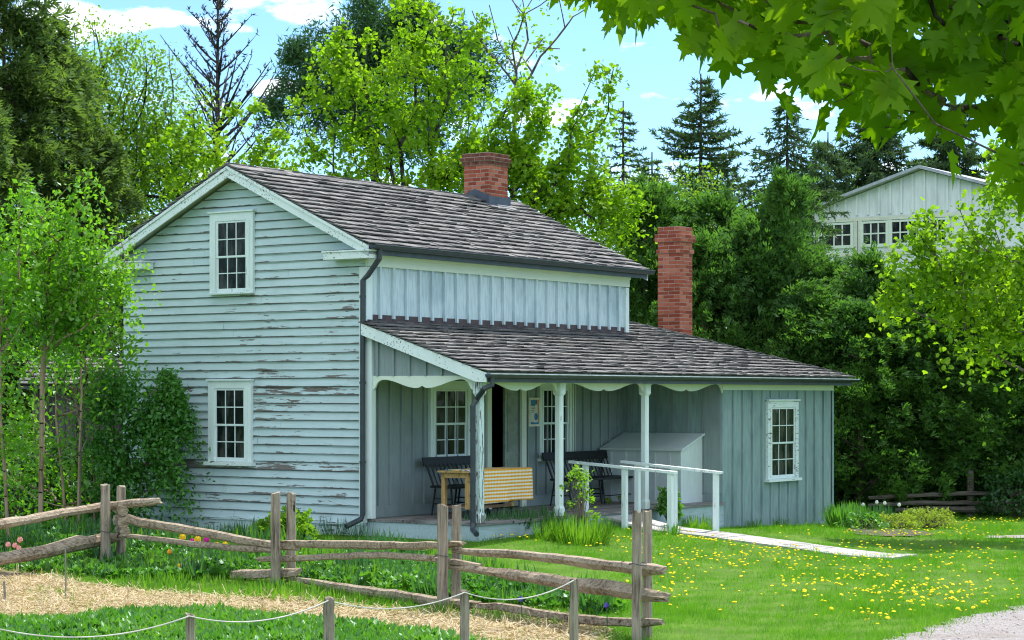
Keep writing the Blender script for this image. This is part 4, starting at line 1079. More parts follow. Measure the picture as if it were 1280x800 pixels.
# tulips and daffodils
def petal(col): return plain('petal_%02x%02x%02x' % tuple(int(c*255) for c in col), col, .5, .2, var=.12)
TC = {'yellow': petal((.80,.50,.02)), 'magenta': petal((.55,.02,.28)), 'pink': petal((.80,.35,.33)), 'white': petal((.80,.80,.76)), 'orange': petal((.8,.33,.02)), 'blue': petal((.10,.08,.40))}
def tulip(px, py, Y, col, label, r=.035, h=.42, name='tulip'):
    X, _, z = wpt(px, py, Y); g = gz(X, Y); h = z-g
    e = empty(name, (X, Y, g), label=label, cat='flower', group='garden flowers around the fence')
    m = MB(); m.tube([(0,0,0),(.01,0,h*.5),(0,0,h-r)], .005, 6); m.build('stem', G['iris'], e)
    m = MB(); rr = random.Random(px)
    for k in range(6):
        a = k*math.pi/3+(.5 if k % 2 else 0)*.0; o = r*(.85 if k % 2 else 1)
        c, s_ = math.cos(a), math.sin(a); t_ = Vector((-s_, c, 0))
        def Q(rad, z_, w): p = Vector((c*rad, s_*rad, z_)); return p+t_*w, p-t_*w
        a0, a1 = Q(.003,h-r,.004); b0, b1 = Q(o*.8,h-r*.35,o*.55); c0, c1 = Q(o*.75,h+r*.5,o*.45); d0, d1 = Q(o*.45,h+r*1.1,.003)
        m.add([a0,a1,b0,b1,c0,c1,d0,d1], [(0,1,3,2),(2,3,5,4),(4,5,7,6)])
    m.build('bloom', TC[col], e); return e
TL = [(228,672,28.2,'yellow','yellow tulip highest and leftmost of the row above the upper fence rail',.05),(240,677,28,'magenta','magenta tulip left of the two',.04),(247,675,28,'yellow','yellow tulip between the two magenta ones',.05),(258,675,28,'magenta','magenta tulip right of the two',.045),
 (271,681,27.8,'yellow','yellow tulip half hidden by the upper rail, left of its twin',.035),(281,681,27.8,'yellow','yellow tulip half hidden by the upper rail, right of its twin',.04),(212,690,27.6,'orange','single orange-yellow tulip between the two upper rails',.035),(223,708,27.2,'yellow','yellow tulip just above the bottom log',.035),
 (10,681,27.9,'pink','pink-white tulip leftmost of the four at the left edge',.036),(25,675,27.9,'pink','pink-white tulip highest of the four at the left edge',.04),(18.5,682,27.9,'pink','pink-white tulip in the middle of the four at the left edge',.036),(23.5,685,27.9,'pink','pink-white tulip lowest of the four at the left edge',.034)]
for px, py, Y, c, lab, r in TL: tulip(px, py, Y, c, lab, r)
for px, py, lab in [(1079,631,'white daffodil leftmost of the four by the daylilies'),(1096,628,'white daffodil second from the left by the daylilies'),(1106,629,'white daffodil third from the left by the daylilies'),(1124,631,'white daffodil rightmost of the four by the daylilies')]:
    tulip(px, py, 40.5, 'white', lab, .038, name='daffodil')
for px, py, Y, lab in [(651,749,21.8,'blue grape hyacinth left of the last rope post'),(758,757,20.9,'blue grape hyacinth between the last rope post and the fence corner')]: tulip(px, py, Y, 'blue', lab, .03, name='grape_hyacinth')
# dandelions
def dandelion():
    n = NT('dandelion_yellow'); c = n.mix(n.island(), (.80,.58,.01), (.86,.72,.03)); return n.done(n.principled(c, .8, .1))
DM = dandelion()
rd = RS(77)
zones = [((1130,735),(120,30),150),((1190,750),(70,20),90),((960,700),(110,16),110),((1060,690),(90,9),60),((870,690),(60,22),70),((840,730),(40,35),50),((1150,668),(120,7),90),((1210,700),(80,20),60),((690,655),(45,7),30),((760,680),(60,12),30),((640,672),(80,10),22),((1000,725),(130,30),70),((1225,655),(60,5),40),((1080,770),(60,12),16),((90,668),(80,8),8)]
DP = []
for (cx, cy), (sx, sy), n in zones:
    k = 0
    while k < n:
        px, py = cx+rd.normal()*sx*.6, cy+rd.normal()*sy*.6
        if py < 648 or py > 798: continue
        X, Y = gpt(px, py)
        if abs(X) > .25*Y or house_mask(np.array([X]), np.array([Y]), .05)[0] or inpoly(np.array([X]), np.array([Y]), road_poly)[0] or inpoly(np.array([X]), np.array([Y]), mulch_poly)[0]: k += 1; continue
        DP.append((X, Y)); k += 1
DP.sort(key=lambda p: p[1])
def dmesh(r, h, seed):
    rr = random.Random(seed); m = MB(); n = 10; m.v.append((0,0,h+.010)); 
    for k in range(n): a = k*2*math.pi/n; q = r*rr.uniform(.85,1.1); m.v.append((math.cos(a)*q*.7, math.sin(a)*q*.7, h+.008))
    for k in range(n): a = k*2*math.pi/n; q = r*rr.uniform(.9,1.15); m.v.append((math.cos(a)*q, math.sin(a)*q, h-.002))
    m.v.append((0,0,h-.01))
    for k in range(n): j = (k+1)%n; m.f += [(0,1+k,1+j),(1+k,n+1+k,n+1+j,1+j),(n+1+k,2*n+1,n+1+j)]
    me = bpy.data.meshes.new('dandelion'); me.from_pydata(m.v, [], m.f); me.materials.append(DM); return me
DMs = [dmesh(.023, .06, 1), dmesh(.017, .08, 2), dmesh(.025, .07, 3)]
for i, (X, Y) in enumerate(DP[:290]):
    o = bpy.data.objects.new('dandelion', DMs[i % 3]); COL.objects.link(o); o.location = (X, Y, gz(X, Y)); o.rotation_euler = (rd.normal()*.3, rd.normal()*.3, rd.rand()*6); o.scale = (rd.uniform(.6,1.15),)*3
    tag(o, 'yellow dandelion flower open in the green lawn', 'dandelion', 'dandelions scattered over the lawn')
rest = DP[290:]
if rest:
    parts = []
    for i, (X, Y) in enumerate(rest):
        me = DMs[i % 3]; v = np.array([x.co[:] for x in me.vertices])*(.9,.9,1)+np.array([X,Y,gz(X,Y)])
        tri = np.array([p.vertices[:] for p in me.polygons if len(p.vertices) == 3]); qd = np.array([p.vertices[:] for p in me.polygons if len(p.vertices) == 4]); parts.append((v, [tri, qd]))
    V, Fs = merge(parts); np_obj('far_dandelions', V, Fs, DM, kind='stuff', label='more yellow dandelions in the farther lawn')
# ================================================================== TREES
def T3(px, py, Y): return np.array(wpt(px, py, Y))
def crown_pts(Y, blobs, spacing, rs, shell=.35, depth=1.0, jit=.0):
    """blobs: (px, py, rx, ry) ellipses at depth Y -> targets in world space"""
    out = []
    k = Y/F
    for b in blobs:
        px, py, rx, ry = b[:4]; dy = b[4] if len(b) > 4 else 0
        c = T3(px, py, Y); c[1] += dy; r = np.array([rx*k, rx*k*depth, ry*k])
        n = int(max(3, r[0]*r[1]*r[2]*4.19/spacing**3)); d = rs.normal(0,1,(n,3)); d /= np.linalg.norm(d,axis=1,keepdims=True)
        rad = (shell+(1-shell)*rs.rand(n))**.5 if shell > 0 else rs.rand(n)**(1/3)
        out.append(c+d*rad[:,None]*r)
    return np.concatenate(out)
def skeleton(trunk, targets, up=.7, step=.45, curve=.25, rs=None):
    """trunk: list of points. every target gets a twig joined to the nearest lower branch"""
    nodes = []; par = []
    tp = [np.array(p, float) for p in trunk]
    for a, b in zip(tp, tp[1:]):
        n = max(1, int(np.linalg.norm(b-a)/step))
        for i in range(n): nodes.append(a+(b-a)*i/n); par.append(len(nodes)-2)
    nodes.append(tp[-1]); par.append(len(nodes)-2)
    nt = len(nodes); low = max(1, int(nt*.25))
    cap = len(nodes)+len(targets)*14; A = np.zeros((cap,3)); A[:nt] = nodes; N = nt; par = par+[0]*(cap-nt)
    axis0 = A[:nt].mean(0); d0 = np.linalg.norm((targets-axis0)[:, :2], axis=1)+.3*np.abs(targets[:,2]-axis0[2])
    tips = []
    for j in np.argsort(d0):
        t = targets[j]; v = t-A[low:N]; hd = np.linalg.norm(v[:,:2],axis=1); dist = np.linalg.norm(v,axis=1)
        cost = dist+1.5*np.maximum(0, up*hd-v[:,2])
        i = low+int(np.argmin(cost)); p = A[i]; D = np.linalg.norm(t-p); n = min(12, max(2, int(D/step)+1))
        side = rs.normal(0,1,3)*D*curve*.3; side[2] = 0
        prev = i
        for k in range(1, n+1):
            f = k/n; q = p+(t-p)*f; q = q+side*math.sin(math.pi*f)+np.array([0,0,-curve*D*.5*math.sin(math.pi*f)]); 
            A[N] = q; par[N] = prev; prev = N; N += 1
        tips.append(N-1)
    return A[:N], np.array(par[:N]), tips
def wood(A, par, tips, rtip, rmax, expo=2.3, n=5, taper_trunk=True):
    N = len(A); acc = np.zeros(N); acc[tips] = rtip**expo
    for i in range(N-1, 0, -1): acc[par[i]] += acc[i]
    r = np.maximum(acc, rtip**expo*.5)**(1/expo); r *= 1 if r.max() < rmax else 1; r = np.minimum(r, rmax)
    idx = np.arange(1, N); idx = idx[par[idx] >= 0]
    r0 = np.minimum(r[par[idx]], r[idx]*1.25)
    return tubes(A[par[idx]], A[idx]+(A[idx]-A[par[idx]])*.06, r0, r[idx], n)
def leaves(c, per, rc, size, tmpl, rs, droop=-.3, nb=(0,0,.6), svar=.5, flat=.7):
    i = np.repeat(np.arange(len(c)), per); n = len(i); cs = .65+.7*rs.rand(len(c)); pos = c[i]+rs.normal(0,1,(n,3))*rc*np.array([1,1,flat])*cs[i][:,None]; pos[:,2] -= 1.2*((pos[:,:2]-c[i][:,:2])**2).sum(1)/rc*.5
    R = rots(n, rs, (0,0,droop), 1.0, nb); return scatter(*tmpl, pos, R, size*(1-svar/2+svar*rs.rand(n)))
def tree(name, label, cat, base, trunk, targets, per, rc, size, tmpl, lm, bm, seed, rtip=.006, rmax=.25, group=None, up=.7, droop=-.3, nb=(0,0,.6), step=.45, nside=5, leafy=1.0, curve=.25, flat=.7, along=0):
    rs = RS(seed); A, par, tips = skeleton(trunk, targets, up, step, curve, rs)
    e = empty(name, tuple(base), label=label, cat=cat, group=group); b = np.array(base, float)
    V, Fs = wood(A, par, tips, rtip, rmax, n=nside); np_obj('trunk', V-b, Fs, bm, e)
    k = np.array(tips); keep = k[rs.rand(len(k)) < leafy] if leafy < 1 else k
    c = A[keep]
    if along: c = np.concatenate([c]+[A[par[keep]]]*1)
    V, Fs = leaves(c, per, rc, size, tmpl, rs, droop, nb, flat=flat); np_obj('crown', V-b, Fs, lm, e)
    return e
K = {}
K['maple'] = leafmat('spring_maple_leaves', (.13,.27,.012), (.20,.36,.018), (.27,.40,.025), trans=.58, gloss=.12, tcol=(1.3,1.4,.5), patch=.5)
K['light'] = leafmat('pale_spring_leaves', (.14,.26,.02), (.20,.33,.03), (.26,.36,.04), trans=.55, gloss=.15, patch=.5)
K['sap'] = leafmat('sapling_leaves', (.09,.25,.016), (.15,.33,.02), (.22,.40,.025), trans=.52, gloss=.3, patch=.5)
K['lilac'] = leafmat('lilac_leaves', (.045,.17,.02), (.075,.23,.03), (.11,.29,.035), trans=.35, gloss=.35, patch=.9)
K['cedar'] = leafmat('cedar_sprays', (.045,.115,.03), (.075,.175,.038), (.13,.26,.045), trans=.42, gloss=.15, patch=.9)
K['willow'] = leafmat('dark_cedar_sprays', (.085,.145,.04), (.12,.19,.05), (.16,.24,.06), trans=.45, gloss=.15, patch=.8)
K['pine'] = leafmat('pine_needles', (.04,.10,.035), (.06,.13,.045), (.05,.12,.04), trans=.35, gloss=.2)
K['spruce'] = leafmat('spruce_needles', (.045,.09,.035), (.07,.12,.045), (.06,.11,.045), trans=.35, gloss=.15)
K['bareneedle'] = leafmat('brown_twigs', (.06,.05,.05), (.04,.045,.045), (.10,.05,.03), trans=.1, gloss=.1)
K['near'] = leafmat('overhanging_maple_leaves', (.10,.22,.004), (.14,.27,.006), (.19,.31,.008), trans=.6, gloss=.06, tcol=(1.25,1.35,.35), patch=1.2)
G0 = lambda px, Y: (((px-640)/F*Y), Y, gz((px-640)/F*Y, Y))
rt = RS(11)

# --- bright maples behind the house
def mk_tree(name, label, basepx, Y, trunkpx, blobs, sp, per, rc, size, tm, lm, bm, seed, **k):
    b = G0(basepx, Y); tr = [b]+[tuple(T3(x, y, Y)) for x, y in trunkpx]
    cat = k.pop('cat', 'tree'); shell = k.pop('shell', .3); dep = k.pop('depth', .8)
    return tree(name, label, cat, b, tr, crown_pts(Y, blobs, sp, RS(seed+100), shell, dep), per, rc, size, tm, lm, bm, seed, **k)
mk_tree('maple_tree', 'bright green maple with dark fork rising left of the ridge chimney', 512, 45, [(510,300),(505,240),(500,180)],
  [(480,110,90,75),(560,200,50,45),(450,235,50,35),(425,75,45,45),(560,60,60,60),(600,140,60,60),(430,190,60,50),(520,200,80,50),(520,20,60,40),(610,210,50,50),(395,135,35,40)], .62, 84, .17, .092, BROAD, K['maple'], M['bark_dark'], 1, rtip=.010, rmax=.20, group='bright maples behind the house', curve=.15, up=.9)
mk_tree('maple_tree', 'bright green maple leaning right, behind and right of the ridge chimney', 600, 45.5, [(603,330),(625,270),(660,215)],
  [(690,190,65,55),(640,235,60,50),(600,200,45,50),(720,230,55,40),(740,150,38,40),(765,95,22,18),(655,120,45,45),(710,250,60,45),(775,230,35,40),(640,180,40,50),(740,270,60,30)], .54, 84, .17, .092, BROAD, K['maple'], M['bark_dark'], 2, rtip=.010, rmax=.16, group='bright maples behind the house', curve=.1, up=.55)
mk_tree('maple_tree', 'smaller bright green maple above the left roof slope', 300, 43, [(300,330),(298,250)],
  [(300,170,45,40),(255,165,35,30),(225,185,35,30),(365,220,35,30),(340,150,30,30),(270,195,45,35),(245,210,35,30),(350,195,30,30),(320,215,50,30)], .60, 80, .16, .09, BROAD, K['maple'], M['bark_dark'], 3, rtip=.009, rmax=.12, group='bright maples behind the house', curve=.15)
# --- nearly bare ash above the chimney
b = G0(640, 49); rs_ = RS(21)
tg = np.array([T3(x, y, 49)+[0, rs_.normal()*.6, 0] for x, y in [(612,8),(598,30),(640,-8),(655,25),(668,-10),(690,5),(716,22),(706,36),(700,55),(622,50),(640,60),(680,40),(635,25),(605,60),(590,10),(730,15),(650,-20),(675,70),(612,85),(660,50),(625,-15),(695,-10),(645,90)]])
tree('ash_tree', 'nearly bare ash with thin upswept branches against the sky', 'tree', b, [b, tuple(T3(640,300,49)), tuple(T3(640,190,49)), tuple(T3(645,140,49))], tg, 56, .15, .088, BROAD, K['maple'], M['bark'], 22, rtip=.013, rmax=.10, leafy=.35, up=1.3, curve=.05)
# --- pale spring tree, upper left, two of them
mk_tree('poplar_tree', 'tall thin pale green tree with visible branches against the clouds', 118, 46, [(118,330),(116,230),(120,170),(124,120)],
  [(110,60,50,45),(80,50,30,35),(130,130,60,60),(170,60,30,35),(185,200,60,60),(150,90,60,60),(90,120,40,60),(170,150,55,60),(140,190,70,60),(195,80,25,40),(215,130,28,45)], .46, 60, .28, .09, LEAF, K['light'], M['bark_dark'], 4, rtip=.009, rmax=.14, group='pale spring trees on the left', curve=.12, up=1.2)
mk_tree('poplar_tree', 'pale green tree directly behind the left roof slope', 225, 47, [(225,330),(222,240)],
  [(215,180,50,55),(245,150,30,45),(190,230,45,40),(240,220,50,30),(165,220,40,50)], .46, 64, .28, .09, LEAF, K['light'], M['bark_dark'], 5, rtip=.008, rmax=.12, group='pale spring trees on the left', curve=.12, up=1.2)
# --- pale fine-leaved trees between maples and cedars
for k, (px, Y, bl, lab) in enumerate([(735,50,[(735,280,55,60),(700,300,45,40)],'fine-leaved light green tree behind the upper wall corner'),(800,51,[(800,270,50,55),(835,250,40,40),(780,240,35,30)],'fine-leaved light green tree left of the tall brick chimney'),(870,53,[(870,250,38,45),(905,245,30,40)],'fine-leaved light green tree below the large spruce')]):
    mk_tree('birch_tree', lab, px, Y, [(px,400),(px+4,300)], bl, .48, 70, .28, .085, LEAF, K['light'], M['bark'], 30+k, rtip=.008, rmax=.09, group='fine-leaved light green trees between maples and cedars', up=1.2)
# --- conifers
def conifer(name, label, px, top, Y, wpx, seed, droop=.25, dens=1.0, zfrac=.02, mat='spruce', needle=.10, group=None, curve_up=0.0, sparse=1.0, vis=150, bark='bark_dark', wood_r=.012, tw=.26):
    rs = RS(seed); b = np.array(G0(px, Y)); tip = T3(px, top, Y); H_ = tip[2]-b[2]; Rm = wpx/2/F*Y
    e = empty(name, tuple(b), label=label, cat='tree', group=group)
    P0, P1, r0, r1 = [], [], [], []; S0, S1 = [], []
    n = 24
    for i in range(n):
        a, c = i/n, (i+1)/n; P0.append([0,0,H_*a]); P1.append([0,0,H_*c]); r0.append(.02+.012*H_*(1-a)); r1.append(.02+.012*H_*(1-c))
    vm = vis/F*Y; z = max(H_*.12, H_-2.2*vm)
    while z < H_*.985:
        f = z/H_; ln0 = Rm*min(1.15, (H_-z)/vm)**.8
        nb = 5 if f > .5 else 5
        for q in range(nb):
            if rs.rand() > sparse: continue
            az = rs.rand()*6.283; ln = ln0*rs.uniform(.45,1.22)+.06; cu = curve_up+rs.uniform(-.05,.25); m = 6; pts = []
            for i in range(m+1):
                g = i/m; pts.append(np.array([math.cos(az)*ln*g, math.sin(az)*ln*g, z-droop*ln*math.sin(g*1.8)+cu*ln*g*g]))
            for i in range(m):
                P0.append(pts[i]); P1.append(pts[i+1]); g = i/m; r0.append(wood_r*(1.2-g)*(.4+ln)); r1.append(wood_r*(1.2-g-1/m)*(.4+ln))
                d = pts[i+1]-pts[i]; nt_ = max(1, int(np.linalg.norm(d)/.055*dens))
                for _ in range(nt_):
                    if g < .12 and rs.rand() < .6: continue
                    s0 = pts[i]+d*rs.rand(); sgn = rs.choice([-1,1]); lat = np.array([-math.sin(az),math.cos(az),0])*sgn
                    dr = d/np.linalg.norm(d)*.7+lat*rs.uniform(.2,1)+np.array([0,0,-rs.uniform(.0,1.1)*(droop*2.2)+.1]); dr /= np.linalg.norm(dr)
                    S0.append(s0); S1.append(s0+dr*tw*(1.1-.6*g)*rs.uniform(.5,1.2)*min(1, .45+ln/1.2))
        z += rs.uniform(.10,.22)*(1.6 if mat == 'bareneedle' else 1)
    V, Fs = merge([tubes(np.array(P0), np.array(P1), np.array(r0), np.array(r1), 5)]); np_obj('trunk', V, Fs, M[bark], e)
    S0 = np.array(S0); S1 = np.array(S1); D = S1-S0; Ls = np.linalg.norm(D,axis=1)
    k = 7; i = np.repeat(np.arange(len(S0)), k); g = rs.rand(len(i)); pos = S0[i]+D[i]*g[:,None]
    ax = D[i]/Ls[i][:,None]+rs.normal(0,.75,(len(i),3)); ax /= np.linalg.norm(ax,axis=1,keepdims=True); w = rs.normal(0,1,ax.shape); w -= (w*ax).sum(1,keepdims=True)*ax; w /= np.linalg.norm(w,axis=1,keepdims=True)
    sz = needle*(.6+.7*rs.rand(len(i))); V1, F1 = scatter([(-.16,0,0),(.16,0,0),(0,1,0)], [[(0,1,2)]], pos, np.stack([np.cross(ax,w),ax,w],2), sz)
    np_obj('crown', V1, F1, K[mat], e); return e
conifer('spruce_tree', 'tall half-bare spruce with upswept dark branches against the sky', 272, -8, 50, 135, 1, vis=150, droop=-.35, curve_up=.55, dens=.22, mat='bareneedle', needle=.10, sparse=.85, wood_r=.018, tw=.30)
conifer('spruce_tree', 'small slender spruce standing alone against the sky', 779, 126, 62, 62, 2, vis=80, droop=.12, dens=.75, needle=.13, wood_r=.012, tw=.24, sparse=.85, group='spruces on the skyline')
conifer('spruce_tree', 'large dark spruce on the skyline right of the slender one', 876, 92, 56, 118, 3, vis=120, droop=.10, curve_up=.12, dens=1.2, needle=.14, group='spruces on the skyline', tw=.34)
conifer('spruce_tree', 'dark spruce with drooping twigs just left of the far white gable', 984, 122, 57, 130, 4, vis=120, droop=.30, dens=1.1, needle=.15, group='spruces on the skyline', tw=.42)
conifer('spruce_tree', 'small dark spruce half hidden between the two larger spruces', 815, 190, 63, 55, 5, vis=60, droop=.12, needle=.13, group='spruces on the skyline')
conifer('spruce_tree', 'broad dark spruce behind the far white gable', 1095, 110, 74, 170, 6, vis=130, droop=.30, dens=1.2, needle=.22, group='spruces on the skyline', tw=.5)
conifer('spruce_tree', 'dark spruce at the right behind the far white gable', 1195, 120, 76, 130, 7, vis=110, droop=.25, dens=1.0, needle=.22, group='spruces on the skyline', tw=.5)
conifer('spruce_tree', 'dark spruce tip between the drooping spruce and the far white gable', 1035, 165, 72, 100, 8, vis=90, droop=.25, dens=1.1, needle=.2, group='spruces on the skyline', tw=.45)
# --- pine
b = G0(470, 52); rs_ = RS(31)
pb = crown_pts(52, [(480,15,60,45),(520,50,70,45),(405,65,50,40),(385,122,52,26),(375,75,25,25),(450,110,60,30),(560,110,40,30),(590,75,40,30),(350,125,14,14),(500,160,60,30),(440,40,30,25)], .52, rs_, .2, .7)
e = tree('pine_tree', 'dark blue-green pine with tufted branches behind the bright maple', 'tree', b, [b, tuple(T3(470,330,52)), tuple(T3(468,200,52)), tuple(T3(478,60,52))], pb, 260, .22, .17, ([(-.12,0,0),(.12,0,0),(0,1,0)], [[(0,1,2)]]), K['pine'], M['bark_dark'], 32, rtip=.012, rmax=.22, up=.1, droop=.4, nb=(0,0,0), flat=.7)
# --- cedars
def cedar_mesh(H_, R_, seed, n=13000, mat='cedar', sz=.17, weep=0.0, taper=.75, nb=230):
    rs = RS(seed)

    bz = H_*(rs.rand(nb)**.85)*.97+.1; bz[:6] = H_*np.array([1,.97,.94,.9,.87,.84]); f = bz/H_
    prof = R_*np.minimum(1, (1-f)/.62+.02)**taper*np.minimum(1, .6+f*3); ba = rs.rand(nb)*6.283
    br = prof*(.35+.95*rs.rand(nb)**1.3); bs = (.15+.20*rs.rand(nb))*(.6+.5*(1-f))
    q = rs.randint(0, nb, n); u = rs.normal(0, 1, (n,3))
    az = ba[q]; o_ = np.stack([np.cos(az), np.sin(az)*1, np.full(n, .55-weep*1.3)],1); o_ /= np.linalg.norm(o_,axis=1,keepdims=True)
    pos = np.stack([np.cos(az)*br[q], np.sin(az)*br[q], bz[q]],1)+u*bs[q][:,None]*np.array([.75,.75,.6])+o_*(u[:,:1]*bs[q][:,None]*.9)
    z = pos[:,2] = np.abs(pos[:,2])
    out = np.stack([np.cos(az), np.sin(az), np.full(n, .75-weep*1.6)],1)+rs.normal(0,.45,(n,3)); out /= np.linalg.norm(out,axis=1,keepdims=True)
    w = rs.normal(0,1,(n,3))+np.stack([np.cos(az),np.sin(az),np.zeros(n)],1)*1.0; w -= (w*out).sum(1,keepdims=True)*out; w /= np.linalg.norm(w,axis=1,keepdims=True)
    V, Fs = scatter(*SPRAY, pos, np.stack([np.cross(out,w),out,w],2), sz*(.5+.9*rs.rand(n)))
    crown = np_mesh('cedar_crown', V, Fs, [K[mat]])
    m = 40; zz = rs.rand(m)*H_*.8+.3; a = rs.rand(m)*6.28; l = R_*.8*(1-zz/H_)
    P0 = np.stack([0*zz,0*zz,zz],1); P1 = np.stack([np.cos(a)*l,np.sin(a)*l,zz+.5*l],1)
    t0_ = np.array([[0,0,0.]]); t1_ = np.array([[0,0,H_*.9]])
    V, Fs = merge([tubes(t0_, t1_, np.array([.13]), np.array([.02]), 8), tubes(P0, P1, np.full(m,.025), np.full(m,.008))])
    return crown, np_mesh('cedar_trunk', V, Fs, [M['bark']])
CM = [cedar_mesh(6.8, 1.45, 1), cedar_mesh(6.2, 1.6, 2), cedar_mesh(6.5, 1.3, 3), cedar_mesh(6.0, 1.7, 4)]
def cedar(k, px, top, Y, w, label, group='cedars of the hedge behind and right of the house', rot=0):
    c, t = CM[k]; b = G0(px, Y); H0 = [6.8,6.2,6.5,6.0][k]; hz = (T3(px, top, Y)[2]-b[2])/H0
    e = empty('cedar_tree', b, rot, label=label, cat='tree', group=group); e.scale = (w, w, hz)
    for nm, me in (('crown', c), ('trunk', t)):
        o = bpy.data.objects.new(nm, me); COL.objects.link(o); o.parent = e
CED = [(0,806,232,47.5,1.0,'cedar left of the tall brick chimney'),(1,850,262,48.5,1.1,'cedar directly behind the tall brick chimney'),(2,905,248,48.5,1.2,'cedar just right of the tall brick chimney'),(3,945,280,46.5,1.0,'rounded cedar between the chimney and the pointed cedar'),(0,978,222,46.5,.85,'pointed cedar, tallest of the hedge, left of the far white gable'),(1,1045,335,46,1.0,'cedar below the left window of the far white gable'),(2,1090,318,45.5,.9,'cedar whose top stands before the middle window of the far white gable'),(3,1140,350,46,1.1,'cedar behind the left side of the right hand maple'),(0,1190,330,45.5,1.2,'cedar standing over the far rail fence post'),(1,1245,322,46,1.2,'cedar behind the right hand maple near the picture edge'),(2,1300,310,45.5,1.2,'cedar at the right edge of the picture'),(3,1360,310,46,1.2,None),
  (1,1015,360,44.8,.95,'lower cedar in front of the hedge beside the wing corner'),(3,1075,380,44.3,1.0,'lower cedar in front of the hedge right of the wing'),(2,1165,370,44.6,1.0,'lower cedar in front of the hedge above the left end of the far fence'),(0,1225,370,44.4,.95,'lower cedar in front of the hedge above the right end of the far fence'),(2,1120,365,45.2,1.0,'lower cedar in the hedge gap under the far white gable'),(1,960,330,46.0,.9,'lower cedar behind the wing roof hip'),(3,880,300,46.2,.9,'lower cedar behind the foot of the tall brick chimney'),(1,1290,370,44.2,1.1,'lower cedar at the right edge of the picture')]
for i, (k, px, top, Y, w, lab) in enumerate(CED):
    if lab: cedar(k, px, top, Y, w, lab, rot=i*1.7)
# big dark cedars, upper left
CM.append(cedar_mesh(9.6, 1.7, 6, 20000, 'willow', .17, .45, .7, 300)); CM.append(cedar_mesh(8.0, 1.6, 7, 15000, 'willow', .17, .5, .7, 240))
def bigcedar(k, px, top, Y, w, lab, rot):
    c, t = CM[k]; b = G0(px, Y); H0 = {4:9.6, 5:8.0}[k]; e = empty('cedar_tree', b, rot, label=lab, cat='tree', group='tall dark cedars at the upper left'); e.scale = (w, w, (T3(px, top, Y)[2]-b[2])/H0)
    for nm, me in (('crown', c), ('trunk', t)):
        o = bpy.data.objects.new(nm, me); COL.objects.link(o); o.parent = e
bigcedar(4, 5, -70, 42, 1.05, 'tall dark cedar filling the upper left corner', .3)
bigcedar(5, 62, 30, 43, .95, 'dark cedar right of the one in the upper left corner', 1.3)
bigcedar(5, 128, 168, 42.5, .85, 'lower dark cedar behind the saplings and left of the gable roof', 2.5)
bigcedar(5, -50, 60, 40, 1.0, 'dark cedar at the left picture edge behind the saplings', 4)
# --- saplings at left, in front of the shed
def sapling(label, bpx, bpy, Y, trunkpx, blobs, seed, per=62, sp=.38, size=.095, rmax=.06, lm='sap'):
    X = (bpx-640)/F*Y; b = (X, Y, gz(X, Y)); tr = [b]+[tuple(T3(x, y, Y)) for x, y in trunkpx]
    return tree('sapling', label, 'tree', b, tr, crown_pts(Y, blobs, sp, RS(seed+7), .15, .9), per, .17, size, LEAF, K[lm], M['bark_tan'], seed, rtip=.006, rmax=rmax, group='young trees left of the house', up=.9, step=.3, droop=-.2)
sapling('young tree with the thickest tan trunk, in front of the small shed', 50, 655, 32, [(52,560),(53,470),(58,380),(62,320)], [(60,270,42,55),(95,300,50,45),(150,330,26,40),(80,350,60,50),(40,340,45,50),(120,340,40,50),(75,390,55,40),(140,375,28,45),(105,240,18,25),(30,420,30,30)], 41)
sapling('young tree with a leaning tan trunk at the left picture edge', 10, 650, 31, [(6,590),(0,520),(0,440),(5,350)], [(5,280,35,50),(-10,350,45,60),(20,400,30,50),(0,470,35,40),(15,540,18,30),(30,235,18,22)], 42)
sapling('slender young tree with a pale thin trunk right of the thickest one', 83, 648, 33, [(78,600),(70,520),(68,450)], [(90,440,40,35),(130,420,40,40),(70,500,30,30),(45,560,20,20),(85,560,18,25)], 43, rmax=.03, per=30)
sapling('slim twin-stemmed young tree just left of the dark lilac', 97, 655, 32.5, [(98,600),(100,540),(102,490)], [(100,350,30,40),(130,300,30,35),(150,340,20,30),(20,590,22,20)], 44, rmax=.035, per=26)
sapling('lowest young tree screening the shed with pale leaves', 118, 650, 34, [(118,600),(116,540),(118,500)], [(60,440,45,30),(110,470,40,25),(30,500,30,35),(150,440,25,30),(70,590,35,30),(15,600,25,35),(0,560,40,40),(45,530,30,30),(90,620,30,20),(120,560,28,28)], 45, rmax=.03, per=60)
# bare dead shrub between
b = G0(99, 32.8); rs_ = RS(50)
tg = np.array([T3(99+rs_.normal()*17, 490+rs_.normal()*30, 32.8)+[0, rs_.normal()*.25, 0] for _ in range(60)])
tree('dead_shrub', 'bare pale twiggy shrub in front of the small shed', 'shrub', b, [b, tuple(T3(100,590,32.8)), tuple(T3(101,535,32.8))], tg, 3, .05, .05, LEAF, K['sap'], M['bark'], 51, rtip=.004, rmax=.03, up=.9, step=.25, leafy=.3)
# lilac
b = (*lw(-.9, Y1-.9)[:2], 0); Yl = b[1]; px_l = 640+F*b[0]/Yl
b = (b[0], b[1], gz(b[0], b[1]))
tr = [b, (b[0], b[1], .9)]
tgt = crown_pts(Yl, [(180,490,36,48),(210,480,22,30),(150,480,30,30),(215,540,22,35),(160,530,38,50),(195,545,34,40),(140,570,35,45),(175,590,38,35),(150,615,35,30),(200,500,22,30),(215,585,20,24),(225,520,14,18),(120,500,20,25)], .42, RS(61), .2, .8)
tree('lilac_bush', 'dense dark green lilac bush against the left end of the clapboard gable', 'bush', b, tr, tgt, 230, .16, .08, LEAF, K['lilac'], M['bark'], 62, rtip=.006, rmax=.05, up=.8, step=.25)
